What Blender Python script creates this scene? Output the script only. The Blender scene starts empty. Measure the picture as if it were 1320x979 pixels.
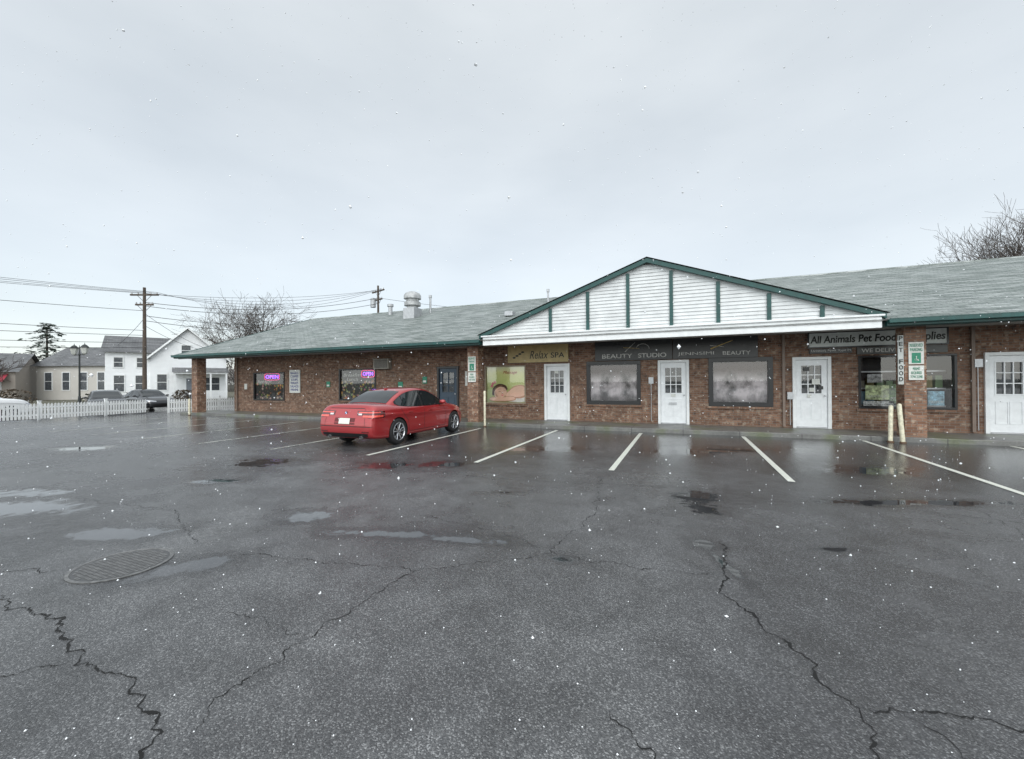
import bpy, bmesh, math, random
from mathutils import Matrix, Vector, noise
from mathutils.bvhtree import BVHTree
random.seed(7)
scene=bpy.context.scene
COL=scene.collection
# ---------------------------------------------------------------- camera
th=math.radians(22.5); pitch=math.atan(2.9/532); roll=math.radians(-0.42)
M=Matrix.Rotation(th,3,'Z')@Matrix.Rotation(math.pi/2+pitch,3,'X')@Matrix.Rotation(roll,3,'Z')
cd=bpy.data.cameras.new("camera"); cam=bpy.data.objects.new("camera",cd); COL.objects.link(cam)
cam.matrix_world=Matrix.Translation((0,0,1.6))@M.to_4x4()
cd.sensor_width=36; cd.lens=36*532/1320; cd.clip_end=3000; cd.clip_start=0.05
scene.camera=cam
scene.view_settings.view_transform='Standard'; scene.view_settings.look='None'; scene.view_settings.exposure=0
# ---------------------------------------------------------------- material helpers
class N:
    def __init__(s,name):
        s.m=bpy.data.materials.new(name); s.m.use_nodes=True; s.t=s.m.node_tree
        s.t.nodes.clear(); s.out=s.t.nodes.new('ShaderNodeOutputMaterial')
    def n(s,typ,props=None,**inp):
        nd=s.t.nodes.new('ShaderNode'+typ)
        for k,v in (props or {}).items(): setattr(nd,k,v)
        for k,v in inp.items():
            key=k.replace('_',' ')
            if k[0]=='i' and k[1:].isdigit(): sock=nd.inputs[int(k[1:])]
            else: sock=nd.inputs[key]
            if isinstance(v,bpy.types.NodeSocket): s.t.links.new(v,sock)
            else: sock.default_value=v
        return nd
    def math(s,op,a,b=0.0,c=0.0,clamp=False):
        nd=s.n('Math',{'operation':op,'use_clamp':clamp},i0=a,i1=b,i2=c); return nd.outputs[0]
    def mixc(s,f,a,b,blend='MIX'):
        nd=s.t.nodes.new('ShaderNodeMix'); nd.data_type='RGBA'; nd.blend_type=blend
        for i,v in ((0,f),(6,a),(7,b)):
            if isinstance(v,bpy.types.NodeSocket): s.t.links.new(v,nd.inputs[i])
            else: nd.inputs[i].default_value=v
        return nd.outputs[2]
    def mr(s,v,a,b,c=0.0,d=1.0,smooth=False):
        nd=s.n('MapRange',{'interpolation_type':'SMOOTHSTEP' if smooth else 'LINEAR'},i0=v,i1=a,i2=b,i3=c,i4=d); return nd.outputs[0]
    def bump(s,h,dist,strength=1.0):
        return s.n('Bump',Strength=strength,Distance=dist,Height=h).outputs[0]
    def uv(s): return s.n('TexCoord').outputs['UV']
    def pos(s): return s.n('NewGeometry').outputs['Position']
    def noise(s,v,scale,detail=3,rough=.5,dim='3D'):
        return s.n('TexNoise',{'noise_dimensions':dim},Vector=v,Scale=scale,Detail=detail,Roughness=rough).outputs[0]
    def ramp(s,f,stops):
        nd=s.n('ValToRGB',Fac=f); e=nd.color_ramp.elements
        while len(e)<len(stops): e.new(.5)
        for i,(p,c) in enumerate(stops): e[i].position=p; e[i].color=c if len(c)==4 else (*c,1)
        return nd.outputs[0]
    def princ(s,**k):
        p=s.n('BsdfPrincipled',**k); s.t.links.new(p.outputs[0],s.out.inputs[0]); return s.m
def c4(c): return (c[0],c[1],c[2],1)
MC={}
def mat(name,col,rough=.5,metal=0,var=.12,scale=6,spec=.5,coat=0,bump=0,emis=None):
    if name in MC: return MC[name]
    s=N(name); v=s.pos()
    nz=s.noise(v,scale,5,.6)
    lo=c4([x*(1-var*1.6) for x in col]); hi=c4([min(1,x*(1+var)) for x in col])
    cc=s.mixc(s.mr(nz,.3,.7),lo,hi)
    k=dict(Base_Color=cc,Roughness=s.mr(nz,.3,.7,rough*.9,min(1,rough*1.1)),Metallic=metal,Coat_Weight=coat,Coat_Roughness=.03)
    k['Specular_IOR_Level']=spec
    if bump: k['Normal']=s.bump(s.noise(v,scale*8,3),bump)
    if emis: k['Emission_Color']=c4(emis[0]); k['Emission_Strength']=emis[1]
    p=s.n('BsdfPrincipled')
    for kk,vv in k.items():
        sock=p.inputs[kk.replace('_',' ')]
        if isinstance(vv,bpy.types.NodeSocket): s.t.links.new(vv,sock)
        else: sock.default_value=vv
    s.t.links.new(p.outputs[0],s.out.inputs[0])
    MC[name]=s.m; return s.m
def brick_mat(name,g=1.0):
    s=N(name); uv=s.uv()
    b=s.n('TexBrick',{'offset':.5},Vector=uv,Color1=(0.17*g,.083*g,.050*g,1),Color2=(.31*g,.18*g,.12*g,1),Mortar=(.30,.28,.25,1),Scale=1.0,Mortar_Size=.006,Mortar_Smooth=.3,Bias=-.1,Brick_Width=.215,Row_Height=.075)
    n1=s.noise(uv,7,2); n2=s.noise(uv,1.3,4); n3=s.noise(uv,60,3)
    c=s.mixc(s.mr(n1,.56,.66,0,.9),b.outputs[0],(.40*g,.31*g,.24*g,1))
    c=s.mixc(s.mr(n1,.30,.42,.9,0),c,(.075*g,.048*g,.038*g,1))
    c=s.mixc(b.outputs[1],c,(.28,.255,.225,1))
    c=s.mixc(1.0,c,s.ramp(n2,[(.3,(.7,.7,.68)),(.7,(1.05,1.02,.98))]),'MULTIPLY')
    c=s.mixc(.35,c,s.ramp(n3,[(.3,(.6,.6,.6)),(.7,(1,1,1))]),'MULTIPLY')
    h=s.math('SUBTRACT',s.math('MULTIPLY',n3,.25),b.outputs[1])
    return s.princ(Base_Color=c,Roughness=.75,Normal=s.bump(h,.006))
def shingle_mat(name,c1,c2,seam,bw=.33,rh=.145,snow=.5):
    s=N(name); uv=s.uv()
    b=s.n('TexBrick',{'offset':.5},Vector=uv,Color1=c4(c1),Color2=c4(c2),Mortar=c4(seam),Scale=1.0,Mortar_Size=.012,Mortar_Smooth=.2,Bias=0,Brick_Width=bw,Row_Height=rh)
    n2=s.noise(uv,.7,5); n3=s.noise(uv,45,3)
    st=s.noise(s.n('Mapping',Vector=uv,Scale=(.5,4.2,1)).outputs[0],1.6,4,.65)
    y=s.n('SeparateXYZ',i0=uv).outputs[1]; fr=s.math('FRACT',s.math('DIVIDE',y,rh))
    c=s.mixc(.7,b.outputs[0],s.ramp(n2,[(.3,(.65,.68,.66)),(.7,(1.2,1.2,1.2))]),'MULTIPLY')
    c=s.mixc(.6,c,s.ramp(n3,[(.3,(.5,.5,.5)),(.7,(1.2,1.2,1.2))]),'MULTIPLY')
    sn=s.math('MULTIPLY',s.mr(st,.46,.58),s.mr(fr,.6,.1)); sn=s.math('MULTIPLY',sn,snow)
    c=s.mixc(sn,c,(.66,.68,.68,1))
    h=s.math('SUBTRACT',s.math('MULTIPLY',n3,.3),s.math('ADD',b.outputs[1],fr))
    return s.princ(Base_Color=c,Roughness=.5,Normal=s.bump(h,.012))
def lap_mat(name,col,period=.12):
    s=N(name); uv=s.uv(); z=s.n('SeparateXYZ',i0=uv).outputs[1]
    fr=s.math('FRACT',s.math('DIVIDE',z,period))
    n=s.noise(uv,2,4)
    c=s.mixc(s.mr(fr,.86,.97),c4(col),c4([x*.6 for x in col]))
    c=s.mixc(.3,c,s.ramp(n,[(.3,(.8,.8,.8)),(.7,(1,1,1))]),'MULTIPLY')
    return s.princ(Base_Color=c,Roughness=.6,Normal=s.bump(s.math('MULTIPLY',fr,-1.0),.006))
PUD=[(-2.42,5.0,.34,.17,.05),(-4.3,4.45,.45,.17,.1),(-6.4,5.39,.75,.36,0),(-7.5,6.1,.9,.2,.1),(-1.35,4.38,.60,.09,-.12),(-.55,4.2,.35,.07,-.2),(-2.95,3.56,.30,.14,.5),(-5.2,8.33,.55,.42,0),(-1.36,8.03,.42,.32,0),(-2.45,8.0,.45,.28,0),
(-10.7,10.4,.7,.4,0),(2.54,5.7,.30,.34,0),(2.3,5.2,.16,.28,.2),(1.84,3.6,.04,.28,0),(1.86,4.05,.11,.12,0),(6.29,7.27,.75,.32,0),(3.0,3.89,.17,.06,0),(.42,3.73,.14,.08,-.1),(5.2,5.34,1.2,.11,-.06),(-4.86,6.8,.4,.14,0),(-.11,5.97,.12,.05,0),(4.5,9.4,1.3,.35,.1),(.5,9.8,.9,.3,0)]
def asphalt_mat():
    s=N('wet_asphalt'); P=s.pos()
    rot=s.n('Mapping',{'vector_type':'TEXTURE'},Vector=P,Rotation=(0,0,th)).outputs[0]
    nA=s.noise(P,.35,5,.6,'2D'); nB=s.noise(P,2.2,5,.6,'2D'); nC=s.noise(P,9,4,.6,'2D'); nF=s.noise(P,65,2,.6,'2D')
    wet=None
    for (a,b,rx,ry,an) in PUD:
        m=s.n('Mapping',{'vector_type':'TEXTURE'},Vector=rot,Location=(a,b,0),Rotation=(0,0,an),Scale=(rx,ry,1e6)).outputs[0]
        l=s.n('VectorMath',{'operation':'LENGTH'},i0=m).outputs[1]
        wet=l if wet is None else s.math('MINIMUM',wet,l)
    wob=s.math('ADD',s.math('MULTIPLY',s.math('SUBTRACT',nB,.5),2.2),s.math('MULTIPLY',s.math('SUBTRACT',nC,.5),1.6))
    ww=s.math('ADD',wet,wob)
    pud=s.mr(ww,1.30,.65,0,1,True)
    damp=s.mr(ww,2.8,1.0,0,1,True)
    pn=s.mr(nA,.56,.72,0,.6,True)
    pud=s.math('MAXIMUM',pud,s.math('MULTIPLY',pn,s.mr(nC,.40,.62)))
    v1=s.n('TexVoronoi',{'voronoi_dimensions':'2D'},Vector=P,Scale=155.0); v2=s.n('TexVoronoi',{'voronoi_dimensions':'2D'},Vector=P,Scale=70.0)
    rc=s.n('SeparateXYZ',i0=v1.outputs['Color']).outputs[0]; rc2=s.n('SeparateXYZ',i0=v2.outputs['Color']).outputs[1]
    base=s.ramp(rc,[(0,(.045,.046,.048)),(.5,(.074,.075,.077)),(.85,(.12,.121,.122)),(1,(.24,.242,.242))])
    speck=s.math('MULTIPLY',s.mr(rc2,.92,.95),s.mr(v2.outputs[0],.40,.22))
    base=s.mixc(s.math('MULTIPLY',speck,.45),base,(.38,.385,.385,1))
    base=s.mixc(1.0,base,s.ramp(nA,[(.3,(.72,.72,.74)),(.7,(1.28,1.28,1.28))]),'MULTIPLY')
    base=s.mixc(.8,base,s.ramp(nB,[(.3,(.70,.70,.70)),(.7,(1.22,1.22,1.22))]),'MULTIPLY')
    base=s.mixc(s.math('MULTIPLY',damp,.6),base,(.018,.018,.02,1))
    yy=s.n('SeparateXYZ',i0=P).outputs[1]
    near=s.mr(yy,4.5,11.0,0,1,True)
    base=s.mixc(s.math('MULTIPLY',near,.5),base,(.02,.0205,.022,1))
    r0=s.mr(s.math('ADD',nA,s.math('MULTIPLY',nB,.5)),.5,1.0,.20,.44)
    r0=s.math('MULTIPLY',r0,s.math('SUBTRACT',1.0,s.math('MULTIPLY',near,.66)))
    r1=s.math('MULTIPLY',r0,s.math('SUBTRACT',1.0,s.math('MULTIPLY',damp,.45)))
    rough=s.math('ADD',s.math('MULTIPLY',r1,s.math('SUBTRACT',1.0,pud)),s.math('MULTIPLY',pud,.025))
    hgt=s.math('ADD',s.math('MULTIPLY',v1.outputs[0],-.6),s.math('MULTIPLY',nF,.8))
    st=s.math('MULTIPLY',s.math('SUBTRACT',1.0,pud),s.math('SUBTRACT',1.0,s.math('MULTIPLY',near,.8)))
    st=s.math('MULTIPLY',st,s.math('SUBTRACT',1.0,s.math('MULTIPLY',damp,.4)))
    bm=s.n('Bump',Strength=st,Distance=.0046,Height=hgt).outputs[0]
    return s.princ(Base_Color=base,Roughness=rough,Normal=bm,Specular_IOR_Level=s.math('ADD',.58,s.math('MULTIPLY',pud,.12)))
def paint_mat(name,wear):
    s=N(name); P=s.pos(); n=s.noise(P,18,5,.7); n2=s.noise(P,2,3); f=s.mr(s.math('ADD',n,s.math('MULTIPLY',n2,.4)),wear,wear+.12)
    c=s.mixc(f,(.66,.67,.60,1),(.06,.06,.06,1))
    return s.princ(Base_Color=c,Roughness=.35,Normal=s.bump(n,.003))
def glass_mat(name,tint,ior=1.5,extra=.04):
    s=N(name); t=s.n('BsdfTransparent',Color=c4(tint)).outputs[0]; g=s.n('BsdfGlossy',Color=(1,1,1,1),Roughness=.02).outputs[0]
    f=s.n('Fresnel',IOR=ior).outputs[0]; f=s.math('ADD',f,extra,clamp=True)
    mx=s.n('MixShader',i0=f,i1=t,i2=g); s.t.links.new(mx.outputs[0],s.out.inputs[0]); return s.m
def ground_mat():
    s=N('winter_grass'); P=s.pos(); n=s.noise(P,.3,5); n2=s.noise(P,8,4)
    c=s.ramp(n,[(.3,(.05,.055,.025)),(.5,(.09,.08,.045)),(.7,(.06,.07,.03))])
    c=s.mixc(.6,c,s.ramp(n2,[(.3,(.4,.4,.4)),(.7,(1.3,1.3,1.3))]),'MULTIPLY')
    c=s.mixc(s.mr(n2,.55,.65,0,.5),c,(.6,.62,.63,1))
    return s.princ(Base_Color=c,Roughness=.9,Normal=s.bump(n2,.03))
def conc_mat(name='wet_concrete',col=(.2,.2,.19)):
    s=N(name); P=s.pos(); n=s.noise(P,1.2,5); n2=s.noise(P,30,4)
    x=s.n('SeparateXYZ',i0=P).outputs[0]; fr=s.math('FRACT',s.math('DIVIDE',x,1.5))
    c=s.ramp(n,[(.3,c4([v*.5 for v in col])),(.55,c4(col)),(.75,c4([v*1.3 for v in col]))])
    c=s.mixc(s.mr(n,.50,.62,0,.7),c,(.09,.11,.035,1))
    c=s.mixc(s.mr(fr,.985,.992),c,(.03,.03,.03,1)); c=s.mixc(.5,c,s.ramp(n2,[(.3,(.6,.6,.6)),(.7,(1.2,1.2,1.2))]),'MULTIPLY')
    return s.princ(Base_Color=c,Roughness=.4,Normal=s.bump(n2,.004))
def curtain_mat():
    s=N('curtain_painted_reflections'); uv=s.pos(); sp=s.n('SeparateXYZ',i0=uv); z=sp.outputs[2]
    n=s.noise(s.n('Mapping',Vector=uv,Scale=(1.5,1,1.1)).outputs[0],1.7,5,.6); n2=s.noise(uv,3.5,3)
    top=s.mr(s.math('ADD',z,s.math('MULTIPLY',n,.5)),1.95,2.2); bot=s.mr(s.math('SUBTRACT',z,s.math('MULTIPLY',n2,.3)),.98,.72)
    c=s.mixc(s.mr(n,.38,.62),(.11,.10,.10,1),(.66,.60,.61,1))  # dark and pale blotches paint the glass reflections into the curtain colour
    c=s.mixc(top,c,(.07,.03,.032,1)); c=s.mixc(s.math('MULTIPLY',bot,.8),c,(.08,.065,.065,1))
    return s.princ(Base_Color=c,Roughness=.8)
def food_mat():
    s=N('food_poster_print'); P=s.pos()
    v=s.n('TexVoronoi',Vector=P,Scale=7.0,Randomness=1.0); n=s.noise(P,3,3); n2=s.noise(P,25,3); z=s.n('SeparateXYZ',i0=P).outputs[2]
    hue=s.ramp(s.n('SeparateXYZ',i0=v.outputs['Color']).outputs[0],[(0,(.6,.10,.04)),(.25,(.75,.45,.1)),(.45,(.1,.3,.05)),(.65,(.8,.72,.55)),(1,(.5,.12,.2))])
    m=s.math('MULTIPLY',s.mr(v.outputs[0],.55,.35),s.mr(z,1.85,1.55)); m=s.math('MULTIPLY',m,s.mr(n,.42,.52))
    c=s.mixc(m,(.014,.013,.016,1),hue); c=s.mixc(.7,c,s.ramp(n2,[(.3,(.4,.4,.4)),(.7,(1.2,1.2,1.2))]),'MULTIPLY')
    return s.princ(Base_Color=c,Roughness=.3)
def massage_mat():
    s=N('massage_poster_print'); P=s.pos(); sp=s.n('SeparateXYZ',i0=P); z=sp.outputs[2]; n=s.noise(P,2.2,4)
    c=s.ramp(s.math('ADD',s.mr(z,.75,2.2),s.math('MULTIPLY',s.math('SUBTRACT',n,.5),.4)),[(0,(.38,.42,.16)),(.35,(.50,.56,.20)),(.6,(.66,.70,.30)),(.8,(.80,.80,.40)),(1,(.86,.85,.62))])
    return s.princ(Base_Color=c,Roughness=.3)
BRICK=brick_mat('brick'); BRICKP=brick_mat('pillar_brick',1.25); SHING=shingle_mat('green_shingle',(.125,.155,.14),(.21,.24,.22),(.05,.06,.058),snow=.8)
GSHING=shingle_mat('grey_shingle',(.09,.092,.10),(.16,.16,.165),(.04,.04,.04),snow=.3)
ASPH=asphalt_mat(); LINE=paint_mat('line_paint',.82); LINEW=paint_mat('worn_line_paint',.66); GLASS=glass_mat('shop_glass',(.94,.95,.95)); GRASS=ground_mat(); CONC=conc_mat(); CURT=curtain_mat(); FOOD=food_mat(); MASS=massage_mat()
WHITE=mat('white_paint',(.78,.8,.8),.45,var=.06); TEAL=mat('teal_paint',(.012,.072,.066),.4,var=.2); BLACK=mat('black_frame',(.012,.012,.013),.3)
SOFF=mat('soffit',(.30,.29,.27),.7); DARK=mat('dark_interior',(.008,.008,.01),.6); SIGNW=mat('sign_white',(.62,.66,.64),.4,var=.12); SIGNG=mat('sign_grey',(.10,.105,.10),.4,var=.15); SIGNB=mat('sign_black',(.012,.013,.014),.3)
GOLD=mat('sign_gold',(.46,.36,.16),.4); LETW=mat('letter_pale',(.55,.55,.52),.4); LETK=mat('letter_dark',(.01,.015,.012),.4); LETG=mat('letter_gold',(.5,.36,.12),.4)
GREEN=mat('sign_green',(.02,.22,.13),.4); PLAST=mat('bollard_white',(.70,.66,.50),.5,var=.2,scale=12); METAL=mat('galvanised',(.45,.46,.47),.4,.6); WOOD=mat('pole_wood',(.09,.07,.055),.85,scale=3,var=.3,bump=.01)
BARK=mat('bark',(.085,.07,.06),.9,var=.3,scale=4); TWIG=mat('twig',(.10,.085,.075),.9); SLAT=mat('white_siding',(.66,.68,.68),.5,var=.1,scale=3)
BLUE=mat('blue_door_paint',(.03,.055,.085),.4); ACM=mat('ac_beige',(.32,.3,.26),.5)
# ---------------------------------------------------------------- mesh helpers
def newobj(name,me,parent=None):
    o=bpy.data.objects.new(name,me); COL.objects.link(o)
    if parent is not None: o.parent=parent
    return o
def top(o,label,category,group=None):
    o['label']=label; o['category']=category
    if group: o['group']=group
    return o
def empty(name,loc,label,category,group=None,rot=0):
    o=bpy.data.objects.new(name,None); o.empty_display_size=.2; COL.objects.link(o); o.location=loc; o.rotation_euler=(0,0,rot)
    return top(o,label,category,group)
class B:
    def __init__(s): s.v=[]; s.f=[]; s.mi=[]; s.mats=[]; s.uvs=[]
    def _m(s,m):
        if m not in s.mats: s.mats.append(m)
        return s.mats.index(m)
    def face(s,idx,m,uv=None): s.f.append(idx); s.mi.append(s._m(m)); s.uvs.append(uv)
    def quad(s,pts,m,uv=None):
        b=len(s.v); s.v+= [tuple(p) for p in pts]; s.face(list(range(b,b+len(pts))),m,uv); return s
    def box(s,x0,x1,y0,y1,z0,z1,m,T=None):
        b=len(s.v); P=[(x0,y0,z0),(x1,y0,z0),(x1,y1,z0),(x0,y1,z0),(x0,y0,z1),(x1,y0,z1),(x1,y1,z1),(x0,y1,z1)]
        if T: P=[tuple(T@Vector(p)) for p in P]
        s.v+=P
        for f in [(0,3,2,1),(4,5,6,7),(0,1,5,4),(1,2,6,5),(2,3,7,6),(3,0,4,7)]: s.face([b+i for i in f],m)
        return s
    def tube(s,p0,p1,r0,r1,m,n=8,cap=False):
        p0=Vector(p0);p1=Vector(p1);d=(p1-p0).normalized(); a=d.orthogonal().normalized(); c=d.cross(a); b=len(s.v)
        for p,r in((p0,r0),(p1,r1)):
            for i in range(n):
                t=2*math.pi*i/n; s.v.append(tuple(p+a*math.cos(t)*r+c*math.sin(t)*r))
        for i in range(n): s.face([b+i,b+(i+1)%n,b+n+(i+1)%n,b+n+i],m)
        if cap: s.face([b+i for i in range(n)][::-1],m); s.face([b+n+i for i in range(n)],m)
        return s
    def lathe(s,prof,m,origin=(0,0,0),axis='Z',n=32):
        o=Vector(origin); b=len(s.v)
        for (r,h) in prof:
            for i in range(n):
                t=2*math.pi*i/n; c,sn=math.cos(t)*r,math.sin(t)*r
                p=(c,sn,h) if axis=='Z' else (h,c,sn)
                s.v.append(tuple(o+Vector(p)))
        for k in range(len(prof)-1):
            for i in range(n): s.face([b+k*n+i,b+k*n+(i+1)%n,b+(k+1)*n+(i+1)%n,b+(k+1)*n+i],m)
        return s
    def disc(s,c,r,m,axis='Y',n=24,rx=None):
        b=len(s.v); rx=rx or r
        for i in range(n):
            t=2*math.pi*i/n
            if axis=='Y': s.v.append((c[0]+rx*math.cos(t),c[1],c[2]+r*math.sin(t)))
            else: s.v.append((c[0]+rx*math.cos(t),c[1]+r*math.sin(t),c[2]))
        s.face(list(range(b,b+n)),m); return s
    def make(s,name,parent=None,smooth=None,bevel=0,loc=None):
        me=bpy.data.meshes.new(name); me.from_pydata(s.v,[],s.f)
        for m in s.mats: me.materials.append(m)
        uvl=me.uv_layers.new(name='UVMap')
        for p,mi,uv in zip(me.polygons,s.mi,s.uvs):
            p.material_index=mi; n=p.normal
            for k,li in enumerate(p.loop_indices):
                co=me.vertices[me.loops[li].vertex_index].co
                if uv: uvl.data[li].uv=uv[k]
                elif abs(n.z)>.8: uvl.data[li].uv=(co.x,co.y)
                elif abs(n.y)>=abs(n.x): uvl.data[li].uv=(co.x,co.z)
                else: uvl.data[li].uv=(co.y,co.z)
        if smooth is not None:
            me.shade_smooth(); me.set_sharp_from_angle(angle=math.radians(smooth))
        o=newobj(name,me,parent)
        if loc: o.location=loc
        if bevel:
            md=o.modifiers.new('bevel','BEVEL'); md.width=bevel; md.segments=2; md.limit_method='ANGLE'
        return o
def text(parent,body,x0,x1,z0,z1,y,m,name='lettering',bold=0.0,spacing=1.0,shear=0):
    cu=bpy.data.curves.new('t','FONT'); cu.body=body; cu.extrude=.002; cu.offset=bold; cu.space_character=spacing; cu.align_x='LEFT'; cu.shear=shear
    if '\n' in body: cu.align_x='CENTER'
    o=bpy.data.objects.new('t',cu); COL.objects.link(o); bpy.context.view_layer.update()
    me=bpy.data.meshes.new_from_object(o.evaluated_get(bpy.context.evaluated_depsgraph_get())); bpy.data.objects.remove(o)
    xs=[v.co.x for v in me.vertices]; ys=[v.co.y for v in me.vertices]
    a,b,c,d=min(xs),max(xs),min(ys),max(ys)
    for v in me.vertices:
        v.co=(x0+(v.co.x-a)/(b-a)*(x1-x0), y-v.co.z, z0+(v.co.y-c)/(d-c)*(z1-z0))
    me.materials.clear(); me.materials.append(m); me.name=name
    return newobj(name,me,parent)
# ---------------------------------------------------------------- ground
b=B(); b.quad([(-28,-60,0),(80,-60,0),(80,60,0),(-28,60,0)],ASPH)
b.quad([(-28,60,0),(80,60,0),(82,62,-.2),(-28,62,-.2)],ASPH).quad([(80,-60,0),(82,-60,-.2),(82,62,-.2),(80,60,0)],ASPH).quad([(-28,-62,-.2),(82,-62,-.2),(80,-60,0),(-28,-60,0)],ASPH)
o=b.make('parking_lot_pavement'); o['kind']='structure'
b=B(); b.quad([(-31,-60,-.2),(-28,-60,0.001),(-28,60,0.001),(-31,60,-.2)],GRASS); o=b.make('verge'); o['kind']='structure'
b=B(); b.quad([(-900,-900,-.21),(900,-900,-.21),(900,900,-.21),(-900,900,-.21)],GRASS); o=b.make('ground'); o['kind']='structure'
b=B(); b.quad([(-39.5,-200,-.204),(-31,-200,-.204),(-31,200,-.204),(-39.5,200,-.204)],ASPH); o=b.make('road'); o['kind']='structure'
b=B(); b.box(-41.2,-39.5,-200,200,-.25,-.08,CONC); o=b.make('far_sidewalk'); o['kind']='structure'
def bayline(x,y0,y1,m,w=.1):
    b=B(); n=12
    for i in range(n):
        a=y0+(y1-y0)*i/n; c=y0+(y1-y0)*(i+1)/n
        b.quad([(x-w/2,a,.004),(x+w/2,a,.004),(x+w/2,c,.004),(x-w/2,c,.004)],m)
    o=b.make('parking_bay_line'); o['kind']='structure'
for x,y0,y1 in [(-6.45,7.2,12.7),(-3.82,7.3,13.05),(-1.2,7.5,13.15),(1.56,7.65,13.3),(4.32,7.0,13.4),(7.1,7.6,13.4),(9.8,7.6,13.4)]: bayline(x,y0,y1,LINE)
for x in (-9.25,-12.0,-14.7,-17.4,-20.1,-22.8): bayline(x,7.0,12.6,LINEW,.09)
def cracks(paths):
    b=B(); m=mat('crack_fill',(.006,.006,.006),.9)
    for path,w in paths:
        pts=[]
        for i in range(len(path)-1):
            p=Vector(path[i]);q=Vector(path[i+1]); L=(q-p).length; n=max(2,int(L/.02))
            for k in range(n):
                t=k/n; c=p.lerp(q,t); d=(q-p).normalized(); pr=Vector((-d.y,d.x))
                nn=noise.noise(Vector((c.x*7,c.y*7,3.1)))*.07+noise.noise(Vector((c.x*30,c.y*30,7)))*.035
                pts.append(c+pr*nn)
        prev=None
        for i,c in enumerate(pts):
            ww=w*(.2+1.6*abs(noise.noise(Vector((c.x*11,c.y*11,0)))))*min(1,i/6+.1,(len(pts)-i)/6+.1)
            d=(pts[min(i+1,len(pts)-1)]-pts[max(i-1,0)]).normalized(); pr=Vector((-d.y,d.x))*ww/2
            cur=(len(b.v),len(b.v)+1); b.v+=[(c.x-pr.x,c.y-pr.y,.0035),(c.x+pr.x,c.y+pr.y,.0035)]
            if prev: b.face([prev[0],prev[1],cur[1],cur[0]],m)
            prev=cur
    o=b.make('pavement_cracks'); o['kind']='structure'
cracks([([(-5.6,1.5),(-4.65,1.37),(-3.96,1.41),(-3.28,1.26),(-2.75,1.27),(-2.29,1.16),(-2.0,.9)],.018),([(-3.28,1.26),(-3.5,1.0),(-3.6,.6)],.008),([(-2.1,1.2),(-2.19,1.44),(-2.19,1.93),(-2.13,2.94)],.010),
([(.36,4.6),(.34,4.2),(.30,3.75),(.25,3.47),(.64,2.83),(.76,2.41),(.77,2.21),(.85,1.85),(.8,1.5),(.9,1.1)],.017),([(.8,2.5),(.96,2.57),(1.44,2.66),(2.4,2.7)],.015),([(-.36,2.01),(-.14,1.86),(.1,1.5)],.010),([(.96,2.57),(1.2,2.2),(1.3,1.8)],.010),
([(.3,3.75),(-.9,3.65),(-1.8,4.0),(-3.0,4.2)],.006),([(-4.5,2.6),(-6,3.2),(-8,3.0)],.008),([(2.2,3.9),(3.1,4.6),(3.3,6.8)],.008),([(-3.0,1.9),(-2.19,1.93)],.006),([(-5.0,1.8),(-5.6,1.5),(-6.5,1.6)],.012),([(-3.9,2.6),(-2.13,2.94),(-1.2,3.6)],.007),
([(-10,6),(-6,6.5),(-3,6.2),(1,6.8),(5,6.1)],.010),([(3.2,3.2),(4.2,3.9),(6.0,4.3)],.010),([(-1.2,3.6),(-1.0,5.0),(-1.3,7.0)],.008)])
b=B(); b.box(-24.6,16.2,13.45,13.6,-.05,.12,CONC); o=b.make('kerb',bevel=.015); o['kind']='structure'
b=B(); b.box(-24.6,16.2,13.6,15.3,-.05,.117,CONC); o=b.make('sidewalk'); o['kind']='structure'
mh=empty('manhole_cover',(-4.62,2.07,0),'round cast iron manhole cover set in wet asphalt','manhole cover')
iron=mat('cast_iron',(.14,.14,.138),.45,.0,var=.35,scale=20); ironk=mat('cast_iron_groove',(.05,.05,.05),.4)
b=B(); b.lathe([(.355,.001),(.355,.007),(.33,.008),(.325,.003)],iron,n=48); b.make('rim',mh)
b=B(); b.disc((0,0,.004),.325,ironk,'Z',48)
for i in range(-12,13):
    for j in range(-12,13):
        x,y=i*.033+(j%2)*.0165,j*.033
        if x*x+y*y<.30**2: b.box(x-.0115,x+.0115,y-.0115,y+.0115,.004,.0065,iron)
b.make('cover',mh)
# ---------------------------------------------------------------- the plaza building
plaza=empty('strip_mall_building',(0,0,0),'single storey brick strip mall with green shingle roof and white gable','building')
OP=[(-21.2,-18.88,.71,2.19),(-15.22,-13.0,.77,2.27),(-9.7,-8.65,.12,2.27),(-7.45,-5.67,.73,2.25),(-4.9,-3.91,.12,2.27),(-3.28,-1.37,.76,2.31),(-.8,.19,.12,2.30),(.78,2.61,.75,2.33),(3.12,4.10,.12,2.29),(4.76,6.93,.74,2.29),(7.47,8.45,.12,2.29),(-12.99,-12.11,2.2,2.7)]
b=B(); X0,X1,Y0,Y1,Z0,Z1=-22.75,15.9,15.1,15.35,.1,3.08
xs=sorted(set([X0,X1]+[v for o in OP for v in o[:2]]))
for a,c in zip(xs,xs[1:]):
    mid=(a+c)/2; hs=sorted([(o[2],o[3]) for o in OP if o[0]<mid<o[1]])
    z=Z0
    for h in hs:
        if h[0]>z+.03: b.box(a,c,Y0,Y1,z,h[0],BRICK)
        z=h[1]
    if z<Z1: b.box(a,c,Y0,Y1,z,Z1,BRICK)
b.box(X0,X0+.25,15.35,29.8,.0,3.08,BRICK); b.box(X1-.25,X1,15.35,29.8,0,3.08,BRICK); b.box(X0,X1,29.8,30,0,3.08,BRICK)
b.make('brick_wall',plaza)
b=B(); b.box(X0+.25,X1-.25,15.75,15.8,0,3.08,DARK); b.make('interior_partition',plaza)
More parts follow.
